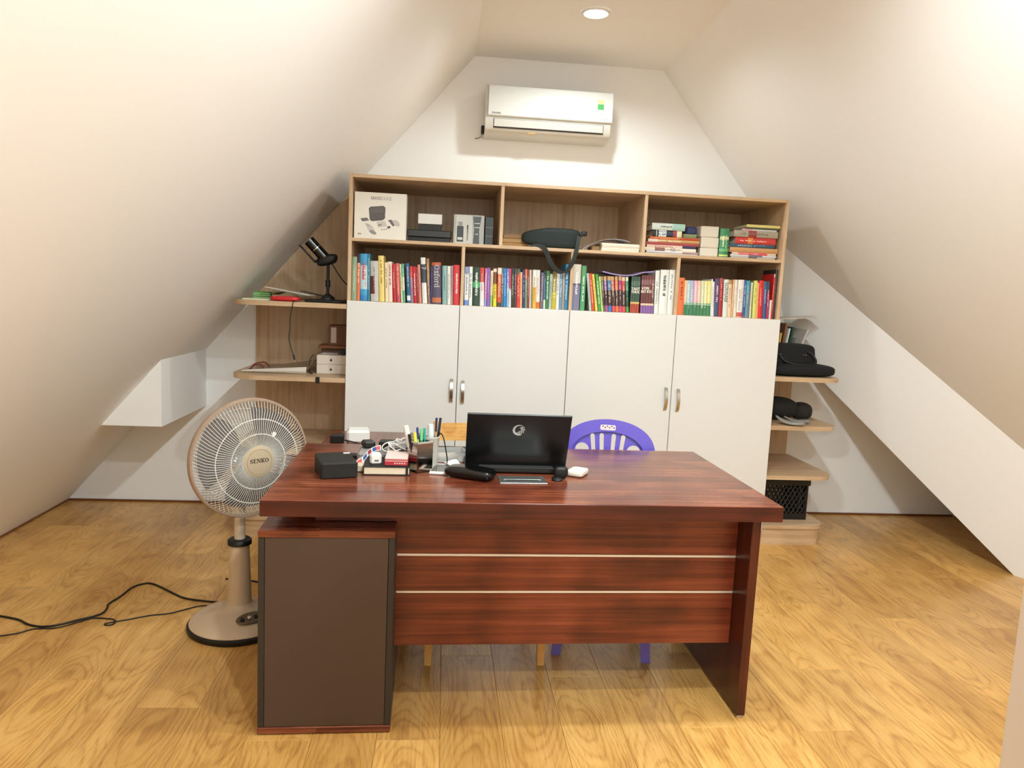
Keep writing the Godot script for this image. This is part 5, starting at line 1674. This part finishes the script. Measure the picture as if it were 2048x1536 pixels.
	for s in [-1.0, 1.0]:
		b.box(Vector3(0, 0.020, s * (D * 0.5 - 0.003)), Vector3(W, 0.036, 0.005), 0.001)
		b.box(Vector3(s * (W * 0.5 - 0.003), 0.020, 0), Vector3(0.005, 0.036, D - 0.01), 0.001)
	part(o, "tray", b, black)
	for sx in [-1.0, 1.0]:
		for sz in [-1.0, 1.0]:
			b = MB.new()
			b.box(Vector3(sx * (W * 0.5 - 0.008), H * 0.5, sz * (D * 0.5 - 0.008)), Vector3(0.016, H - 0.02, 0.016), 0.003)
			part(o, "corner_post", b, black)
	for s in [-1.0, 1.0]:
		for wall in 2:
			b = MB.new()
			var span := (W if wall == 0 else D) - 0.03
			var off: float = s * ((D if wall == 0 else W) * 0.5 - 0.003)
			var pos := func(a: float, h: float) -> Vector3: return Vector3(a, h, off) if wall == 0 else Vector3(off, h, a)
			var nb := 9
			for i in nb + 6:
				for dir in [-1.0, 1.0]:
					var a0: float = -span * 0.5 + (i - 3) * span / nb
					var p0 := Vector2(a0, 0.036)
					var p1 := Vector2(a0 + dir * 0.10, H - 0.034)
					var t0 := 0.0
					var t1 := 1.0
					var lo := -span * 0.5
					var hi := span * 0.5
					var dx := p1.x - p0.x
					var ta := (lo - p0.x) / dx
					var tb := (hi - p0.x) / dx
					t0 = maxf(t0, minf(ta, tb)); t1 = minf(t1, maxf(ta, tb))
					if t1 - t0 > 0.05:
						var q0 := p0.lerp(p1, t0)
						var q1 := p0.lerp(p1, t1)
						b.tube([pos.call(q0.x, q0.y), pos.call(q1.x, q1.y)], 0.0052, 5, -1.0, false)
			part(o, "lattice_wall", b, black)

func desk_items() -> void:
	var y := 0.7502
	# laptop: back of the lid toward the viewer
	var o := thing("laptop", "open black gaming laptop with silver winged emblem on the desk", "laptop", Vector3(0.217, y, 1.98))
	var b := MB.new()
	b.box(Vector3(0, 0.013, 0), Vector3(0.356, 0.022, 0.25), 0.004)
	part(o, "base", b, black)
	b = MB.new()
	for i in 46: b.box(Vector3(-0.165 + i * 0.0073, 0.013, 0.1252), Vector3(0.0042, 0.010, 0.002), 0.0)
	part(o, "vent_fins", b, cmat("26241f", 0.4))
	var tilt := Transform3D(Basis(Vector3.RIGHT, 0.40), Vector3(0, 0.021, 0.100))
	b = MB.new()
	b.x = tilt
	b.box(Vector3(0, 0.111, 0), Vector3(0.358, 0.214, 0.008), 0.003)
	var lid := part(o, "lid", b, mat("laptop_lid", Color(0.03, 0.048, 0.046), 0.34))
	b = MB.new()
	b.x = tilt
	b.box(Vector3(0, 0.113, -0.0045), Vector3(0.342, 0.192, 0.001), 0.0)
	part(lid, "screen", b, black_gloss)
	b = MB.new()
	b.tube([Vector3(-0.13, 0.020, 0.106), Vector3(0.13, 0.020, 0.106)], 0.008, 12)
	part(o, "hinge", b, black)
	# emblem: crescent with wing feathers
	b = MB.new()
	b.x = tilt
	var ec := Vector2(0.0, 0.156)
	var cres := PackedVector2Array()
	for i in 25:
		var a := lerpf(0.9, 5.1, i / 24.0)
		cres.append(ec + Vector2(cos(a), sin(a)) * 0.0215)
	for i in 25:
		var a := lerpf(5.0, 1.0, i / 24.0)
		cres.append(ec + Vector2(0.0036, 0.001) + Vector2(cos(a), sin(a)) * 0.0178)
	b.prism(cres, 0.0040, 0.0046)
	for i in 6:
		var a := lerpf(-2.4, 0.35, i / 5.0)
		var p0 := ec + Vector2(0.001, 0.002)
		var pts := PackedVector2Array()
		for k in 7:
			var u := k / 6.0
			var rr := lerpf(0.0055, 0.0205, u)
			var aa := a + 0.75 * (1.0 - u)
			pts.append(p0 + Vector2(cos(aa), sin(aa)) * rr)
		for k in 7:
			var u := 1.0 - k / 6.0
			var rr := lerpf(0.0055, 0.0205, u)
			var aa := a + 0.75 * (1.0 - u) + 0.30 * sin(PI * (0.25 + 0.6 * u))
			pts.append(p0 + Vector2(cos(aa), sin(aa)) * rr)
		b.prism(pts, 0.0040, 0.0046)
	part(lid, "emblem", b, cmat("c8ccc8", 0.3, 0.4), "silver winged crescent emblem")
	# steel cable flap
	o = thing("cable_flap", "silver rectangular cable flap set in the desktop", "desk grommet", Vector3(0.230, y, 2.194), 0.03)
	b = MB.new()
	b.box(Vector3(0, 0.0015, 0), Vector3(0.160, 0.003, 0.096), 0.001)
	part(o, "frame", b, mat("flap_metal", Color(0.62, 0.62, 0.60), 0.3, 0.8))
	b = MB.new()
	b.box(Vector3(0, 0.0040, -0.012), Vector3(0.128, 0.002, 0.040), 0.0008)
	part(o, "lid", b, mat("flap_lid", Color(0.5, 0.5, 0.48), 0.35, 0.7))
	b = MB.new()
	b.box(Vector3(0, 0.0036, 0.012), Vector3(0.11, 0.0012, 0.006), 0.0)
	part(o, "slot", b, black)
	# black glasses case
	b = MB.new()
	b.blob(Vector3(0, 0.019, 0), Vector3(0.175, 0.038, 0.085), 0.6, 0.45, 36, 14)
	single("spectacle_case", b, black_gloss, "long black spectacle case lying before the laptop's left corner", "case", Vector3(0.055, y, 2.172), -0.42)
	# puck and plug
	o = thing("webcam", "small black gadget with round foot right of the cable flap", "gadget", Vector3(0.352, y, 2.185))
	b = MB.new()
	b.lathe([Vector2(0.0, 0.0), Vector2(0.019, 0.0), Vector2(0.020, 0.004), Vector2(0.014, 0.010), Vector2(0.0, 0.012)], 24)
	part(o, "foot", b, black)
	b = MB.new()
	b.blob(Vector3(0.016, 0.022, -0.032), Vector3(0.05, 0.042, 0.036), 0.6, 0.6, 20, 12)
	part(o, "body", b, black)
	b = MB.new()
	b.blob(Vector3(0, 0.011, 0), Vector3(0.060, 0.020, 0.088), 0.35, 0.35, 32, 10)
	single("power_bank", b, cmat("e6dccc", 0.35), "small rounded white power bank right of the laptop", "power bank", Vector3(0.438, y, 2.098), -0.50)
	# black carton
	b = MB.new()
	b.box(Vector3(0, 0.0265, 0), Vector3(0.118, 0.053, 0.165), 0.004)
	var cb := single("black_carton", b, mat("black_card", Color(0.075, 0.07, 0.055), 0.7), "matt black cardboard box on the desk's left side", "box", Vector3(-0.398, y, 2.148), 0.30)
	var k := MB.new()
	k.box(Vector3(0.045, 0.0542, -0.055), Vector3(0.022, 0.002, 0.012), 0.0)
	part(cb, "white_tab", k, cmat("e0dcd4", 0.5))
	k = MB.new()
	k.box(Vector3(0, 0.042, 0.0828), Vector3(0.04, 0.0012, 0.0008), 0.0)
	part(cb, "flap_seam", k, cmat("0c0b0a", 0.8))
	# notebook with elastic
	o = thing("notebook", "black hardcover notebook with cream pages on the desk", "notebook", Vector3(-0.229, y, 2.095), 0.03)
	b = MB.new()
	b.box(Vector3(0, 0.0015, 0), Vector3(0.156, 0.003, 0.15), 0.001)
	b.box(Vector3(0, 0.0285, 0), Vector3(0.156, 0.003, 0.15), 0.001)
	b.box(Vector3(0, 0.015, -0.0735), Vector3(0.156, 0.028, 0.003), 0.001)
	part(o, "cover", b, black)
	b = MB.new()
	b.box(Vector3(0.0, 0.015, 0.0005), Vector3(0.150, 0.0236, 0.143), 0.001)
	part(o, "pages", b, cmat("e4d4b8", 0.8))
	b = MB.new()
	b.box(Vector3(0.068, 0.015, 0.0755), Vector3(0.008, 0.031, 0.001), 0.0)
	b.box(Vector3(0.068, 0.0308, 0), Vector3(0.008, 0.001, 0.151), 0.0)
	part(o, "elastic_band", b, black)
	# usb plug
	o = thing("usb_adapter", "white cube usb power adapter on the black notebook", "adapter", Vector3(-0.268, y + 0.0305, 2.125), 0.15)
	b = MB.new()
	b.box(Vector3(0, 0.018, 0), Vector3(0.038, 0.035, 0.042), 0.006)
	part(o, "body", b, cmat("ece6de", 0.3))
	b = MB.new()
	b.box(Vector3(0.002, 0.014, 0.0208), Vector3(0.014, 0.006, 0.0012), 0.0)
	part(o, "usb_port", b, cmat("5a5a5c", 0.4))
	# red and white box
	o = thing("medicine_box", "flat red and white box lying on the black notebook", "box", Vector3(-0.196, y + 0.0315, 2.100), 0.0)
	b = MB.new()
	b.box(Vector3(0, 0.0135, 0), Vector3(0.076, 0.027, 0.11), 0.001)
	part(o, "carton", b, cmat("e0c8c0", 0.45))
	b = MB.new()
	b.box(Vector3(0, 0.0075, 0.0), Vector3(0.0764, 0.013, 0.1104), 0.0)
	b.box(Vector3(0, 0.019, 0.0), Vector3(0.0764, 0.004, 0.1104), 0.0)
	part(o, "red_stripe", b, cmat("b42c34", 0.45))
	b = MB.new()
	for i in 5: b.box(Vector3(-0.004 + i * 0.008, 0.0075, 0.0554), Vector3(0.005, 0.004, 0.0004), 0.0)
	part(o, "print", b, cmat("ecd0cc", 0.5))
	# lanyard ribbon and card box
	b = MB.new()
	var rp := smooth([Vector3(-0.335, 0.772, 2.10), Vector3(-0.315, 0.782, 2.07), Vector3(-0.300, 0.797, 2.03), Vector3(-0.282, 0.803, 2.000), Vector3(-0.262, 0.806, 1.985)], 5)
	var acr := []
	for p in rp: acr.append(Vector3(0.15, -0.75, 0.55).normalized())
	var ln := thing("lanyard", "white lanyard ribbon with red and blue patches beside the notebook", "lanyard", rp[0])
	b.x = ln.transform.affine_inverse()
	b.strap(rp, acr, 0.020, 0.0014)
	part(ln, "ribbon", b, cmat("ddd8d2", 0.6))
	for i in 5:
		b = MB.new()
		b.x = ln.transform.affine_inverse()
		var seg := []
		var sa := []
		for j in 4:
			seg.append(rp[1 + i * 4 + j - (1 if i == 4 else 0)] + Vector3(0.0, 0.0006, 0.0010))
			sa.append(acr[0])
		b.strap(seg, sa, 0.014, 0.0008)
		part(ln, "patch", b, cmat(["c44848", "2f4a8c", "8c2c34", "2f4a8c", "c44848"][i], 0.6))
	bxl("card_packet", Vector3(-0.338, y, 2.02), Vector3(-0.309, y + 0.024, 2.13), cmat("d0c2a4", 0.6), "small cream card packet between black box and notebook", "packet", 0.003)
	# power bricks and cables
	o = thing("power_brick", "black laptop power brick heaped on the desk cables", "power adapter", Vector3(-0.236, y + 0.0445, 1.938), -0.06)
	b = MB.new()
	b.box(Vector3(0, 0.014, 0), Vector3(0.072, 0.028, 0.05), 0.004)
	part(o, "body", b, mat("brick_plastic", Color(0.06, 0.055, 0.05), 0.45))
	b = MB.new()
	b.tube(smooth([Vector3(0.036, 0.014, 0), Vector3(0.055, 0.020, -0.01), Vector3(0.07, 0.016, -0.02), Vector3(0.085, 0.006, -0.02)]), 0.003, 6)
	part(o, "lead", b, black)
	b = MB.new()
	b.box(Vector3(0, 0.013, 0), Vector3(0.042, 0.026, 0.05), 0.006)
	single("power_brick", b, cmat("1e1c1a", 0.45), "second black power brick tilted left of the first on the desk", "power adapter", Vector3(-0.312, y + 0.0445, 1.935), 0.35)
	bxl("support_case", Vector3(-0.345, y, 1.90), Vector3(-0.165, y + 0.044, 2.012), cmat("8e8a84", 0.6), "grey cable pouch under the heaped cables", "pouch", 0.01)
	bxl("flat_dongle", Vector3(-0.405, y, 1.88), Vector3(-0.350, y + 0.010, 1.92), black, "flat black adapter lying behind the black box", "adapter", 0.002)
	var cr := RandomNumberGenerator.new()
	cr.seed = 77
	for i in 7:
		var col: String = ["dcd8d2", "e4e0da", "c8c4be", "1c1a18", "d0ccc8", "b4b0ac", "e0dcd8", "24221e", "a8a6a4"][i]
		var pts := []
		var cx := -0.195 + cr.randf_range(-0.02, 0.025)
		var cz := 2.02 + cr.randf_range(-0.02, 0.02)
		var turns := cr.randf_range(1.6, 2.6)
		for j in 26:
			var a := turns * TAU * j / 25.0 + i
			pts.append(Vector3(cx + cos(a) * (0.034 + 0.012 * sin(a * 0.37 + i)), y + 0.066 + 0.014 * sin(a * 1.3 + i * 2.0) + 0.002 * i, cz + sin(a) * (0.024 + 0.008 * cos(a * 0.6))))
		b = MB.new()
		b.tube(smooth(pts, 2), 0.0021 if i % 3 else 0.0027, 6)
		single("coiled_cable", b, cmat(col, 0.45), "%s charging cable coiled in the heap on the desk" % ["white", "thick white", "pale grey", "black", "light grey", "grey", "bright white", "thin black", "dull grey"][i], "cable", Vector3.ZERO, 0.0, "cables heaped on the desk")
	# pen holder
	o = thing("pen_holder", "square polished steel pen holder on the desk", "pen holder", Vector3(-0.119, y, 2.086), 0.60)
	b = MB.new()
	var s := 0.064
	for q in [[0, 1], [0, -1], [1, 0], [-1, 0]]:
		b.box(Vector3(q[0] * (s * 0.5 - 0.001), 0.053, q[1] * (s * 0.5 - 0.001)), Vector3(0.002 if q[0] else s, 0.100, 0.002 if q[1] else s), 0.0008)
	b.box(Vector3(0, 0.004, 0), Vector3(s - 0.004, 0.004, s - 0.004), 0.0)
	var ph := part(o, "body", b, mat("polished_steel", Color(0.72, 0.68, 0.64), 0.10, 1.0))
	b = MB.new()
	for q in [[0, 1], [0, -1], [1, 0], [-1, 0]]:
		b.box(Vector3(q[0] * s * 0.5, 0.1035, q[1] * s * 0.5), Vector3(0.005 if q[0] else s + 0.005, 0.007, 0.005 if q[1] else s + 0.005), 0.001)
	part(o, "rim", b, cmat("cfcac4", 0.3, 0.6))
	b = MB.new()
	for q in [[0, 1], [0, -1], [1, 0], [-1, 0]]:
		b.box(Vector3(q[0] * s * 0.5, 0.068, q[1] * s * 0.5), Vector3(0.0006 if q[0] else s, 0.0014, 0.0006 if q[1] else s), 0.0)
	part(ph, "seam", b, cmat("2c2826", 0.5))
	b = MB.new()
	b.box(Vector3(0, 0.0011, 0), Vector3(s + 0.003, 0.0022, s + 0.003), 0.0)
	part(o, "foot", b, black)
	# pens
	var pens := [
		[Vector3(-0.137, 0.765, 2.080), Vector3(-0.172, 0.905, 2.075), 0.0095, "ece6dc", "white cylinder marker leaning left in the steel holder", "ece6dc"],
		[Vector3(-0.135, 0.765, 2.092), Vector3(-0.158, 0.880, 2.10), 0.0055, "1a1816", "short black pen in the steel holder", "1a1816"],
		[Vector3(-0.125, 0.765, 2.098), Vector3(-0.139, 0.885, 2.098), 0.006, "dce04c", "yellow highlighter in the steel holder", "1e1c18"],
		[Vector3(-0.122, 0.765, 2.085), Vector3(-0.131, 0.902, 2.088), 0.004, "2c3c84", "blue capped ballpoint in the steel holder", "d0d0cc"],
		[Vector3(-0.112, 0.765, 2.092), Vector3(-0.117, 0.898, 2.09), 0.0045, "74d48c", "light green pen in the steel holder", "4c9a64"],
		[Vector3(-0.102, 0.765, 2.08), Vector3(-0.106, 0.898, 2.075), 0.0045, "3aa48c", "teal green pen in the steel holder", "2c7c6c"],
		[Vector3(-0.112, 0.765, 2.075), Vector3(-0.122, 0.870, 2.07), 0.005, "6a5a48", "brown pen in the steel holder", "4a4034"]]
	for q in pens: pen(q)
	# white cup behind
	b = MB.new()
	b.lathe([Vector2(0.0, 0.0), Vector2(0.019, 0.0), Vector2(0.021, 0.004), Vector2(0.0255, 0.105), Vector2(0.028, 0.108), Vector2(0.028, 0.112), Vector2(0.024, 0.112), Vector2(0.019, 0.008), Vector2(0.0, 0.008)], 32)
	single("plastic_cup", b, cmat("dcd6ca", 0.35), "cream plastic cup behind the steel pen holder", "cup", Vector3(-0.080, y, 2.034))
	for q in [
		[Vector3(-0.082, 0.765, 2.036), Vector3(-0.086, 0.905, 2.036), 0.0105, "dde4e4", "pale glue tube standing in the cream cup", "dde4e4"],
		[Vector3(-0.070, 0.765, 2.036), Vector3(-0.066, 0.928, 2.03), 0.004, "24345c", "dark blue pencil in the cream cup", "a89878"],
		[Vector3(-0.068, 0.765, 2.025), Vector3(-0.052, 0.928, 2.03), 0.0045, "24344c", "dark blue pen with black cap in the cream cup", "181614"]]: pen(q)
	b = MB.new()
	b.tube(smooth([Vector3(-0.062, 0.845, 2.02), Vector3(-0.052, 0.872, 2.03), Vector3(-0.040, 0.862, 2.05), Vector3(-0.030, 0.82, 2.055), Vector3(-0.024, 0.785, 2.05), Vector3(-0.024, 0.762, 2.02)]), 0.0022, 6)
	single("looped_cable", b, black, "thin black cable looping out of the cream cup", "cable")
	# phone
	o = thing("smartphone", "white smartphone lying flat near the pen holder", "phone", Vector3(-0.045, y, 2.078), -0.13)
	b = MB.new()
	b.box(Vector3(0, 0.0042, 0), Vector3(0.064, 0.008, 0.135), 0.003)
	part(o, "body", b, cmat("ece8e2", 0.3))
	b = MB.new()
	b.box(Vector3(0, 0.0083, 0), Vector3(0.056, 0.0006, 0.105), 0.0)
	part(o, "screen", b, mat("phone_glass", Color(0.30, 0.30, 0.27), 0.12))
	b = MB.new()
	b.sheet(func(u: float, v: float) -> Vector3: return Vector3((u - 0.5) * 0.05, 0.004 + 0.010 * sin(2.4 * u + v * 3.0) * u + 0.008, (v - 0.5) * 0.085), 8, 8, 0.002)
	single("tissue", b, cmat("e6e4e0", 0.8), "crumpled white tissue between phone and spectacle case", "tissue", Vector3(0.005, y, 2.035), 0.4)
	# clear tray with bits
	o = thing("clear_case", "clear plastic case lying open left of the laptop", "case", Vector3(-0.015, y, 1.90), 0.2)
	var gl := mat("clear_plastic", Color(0.86, 0.86, 0.84, 0.35), 0.1)
	gl.transparency = BaseMaterial3D.TRANSPARENCY_ALPHA
	b = MB.new()
	b.box(Vector3(0, 0.002, 0), Vector3(0.12, 0.003, 0.11), 0.001)
	for q in [[0, 1], [0, -1], [1, 0], [-1, 0]]:
		b.box(Vector3(q[0] * 0.06, 0.018, q[1] * 0.055), Vector3(0.002 if q[0] else 0.12, 0.032, 0.002 if q[1] else 0.11), 0.0)
	part(o, "tray", b, gl)
	b = MB.new()
	b.box(Vector3(-0.01, 0.012, 0.0), Vector3(0.08, 0.016, 0.06), 0.004)
	part(o, "paper_insert", b, cmat("b8aa9c", 0.6))
	bxl("dark_folder", Vector3(-0.09, y, 1.72), Vector3(0.06, y + 0.012, 1.83), cmat("2a2c28", 0.5), "dark flat folder behind the clear case", "folder", 0.002)
	# on the return cabinet
	y = 0.6987
	bxl("network_switch", Vector3(-0.526, y, 1.37), Vector3(-0.472, y + 0.034, 1.43), black, "small black box on the return cabinet", "box", 0.003)
	o = thing("router", "white rounded network box on the return cabinet", "router", Vector3(-0.412, y, 1.375), 0.12)
	b = MB.new()
	b.box(Vector3(0, 0.029, 0), Vector3(0.098, 0.058, 0.098), 0.010)
	part(o, "body", b, cmat("e8e6e0", 0.35))
	b = MB.new()
	b.tube(smooth([Vector3(-0.045, 0.012, 0.05), Vector3(-0.055, 0.02, 0.07), Vector3(-0.02, 0.016, 0.09), Vector3(0.02, 0.006, 0.10)]), 0.003, 6)
	part(o, "lead", b, black)

func pen(q: Array) -> void:
	var o := thing("pen", q[4], "pen", q[0], 0.0, "pens on the desk")
	var d: Vector3 = q[1] - q[0]
	var b := MB.new()
	b.tube([Vector3.ZERO, d * 0.74], q[2], 12)
	part(o, "barrel", b, cmat(q[5], 0.4) if q[5] != q[3] else cmat(q[3], 0.4))
	b = MB.new()
	b.tube([d * 0.70, d * 0.985, d], q[2] * 1.08, 12, q[2] * 0.95)
	part(o, "cap", b, cmat(q[3], 0.35))

func cords() -> void:
	var b := MB.new()
	b.tube(smooth([Vector3(-1.819, 0.0042, 1.627), Vector3(-1.779, 0.0042, 1.639), Vector3(-1.693, 0.0042, 1.671), Vector3(-1.632, 0.0042, 1.714), Vector3(-1.570, 0.0042, 1.732), Vector3(-1.516, 0.0042, 1.713), Vector3(-1.463, 0.0042, 1.669), Vector3(-1.426, 0.0042, 1.642), Vector3(-1.402, 0.0042, 1.609), Vector3(-1.404, 0.0042, 1.561), Vector3(-1.416, 0.0042, 1.519), Vector3(-1.401, 0.0042, 1.439), Vector3(-1.392, 0.0042, 1.346), Vector3(-1.365, 0.0042, 1.305), Vector3(-1.332, 0.0042, 1.296), Vector3(-1.283, 0.0042, 1.328), Vector3(-1.212, 0.0042, 1.389), Vector3(-1.138, 0.0042, 1.449), Vector3(-1.063, 0.0042, 1.477), Vector3(-0.947, 0.0042, 1.498), Vector3(-0.883, 0.0042, 1.482)], 5), 0.0042, 8)
	single("floor_cable", b, black, "thick black power cord curving across the floor at left", "cable")
	b = MB.new()
	b.tube(smooth([Vector3(-1.711, 0.0028, 1.814), Vector3(-1.684, 0.0028, 1.808), Vector3(-1.631, 0.0028, 1.784), Vector3(-1.593, 0.0028, 1.749), Vector3(-1.514, 0.0028, 1.739), Vector3(-1.455, 0.0028, 1.685), Vector3(-1.416, 0.0028, 1.652), Vector3(-1.359, 0.0028, 1.657), Vector3(-1.334, 0.0028, 1.664), Vector3(-1.318, 0.0028, 1.684), Vector3(-1.321, 0.0028, 1.709), Vector3(-1.342, 0.0028, 1.715), Vector3(-1.350, 0.0028, 1.703), Vector3(-1.334, 0.0028, 1.690), Vector3(-1.280, 0.0028, 1.664), Vector3(-1.207, 0.0028, 1.624), Vector3(-1.136, 0.0028, 1.603), Vector3(-1.045, 0.0028, 1.532), Vector3(-0.989, 0.0028, 1.527)], 5), 0.0028, 8)
	single("floor_cable", b, black, "thin black power cord with a small loop on the floor at left", "cable")
	b = MB.new()
	b.tube(smooth([Vector3(-1.019, 0.0040, 1.238), Vector3(-0.989, 0.0040, 1.229), Vector3(-0.906, 0.0040, 1.253), Vector3(-0.844, 0.0040, 1.273), Vector3(-0.779, 0.0040, 1.275)], 5), 0.004, 8)
	single("floor_cable", b, black, "short black cord on the floor behind the fan column", "cable")
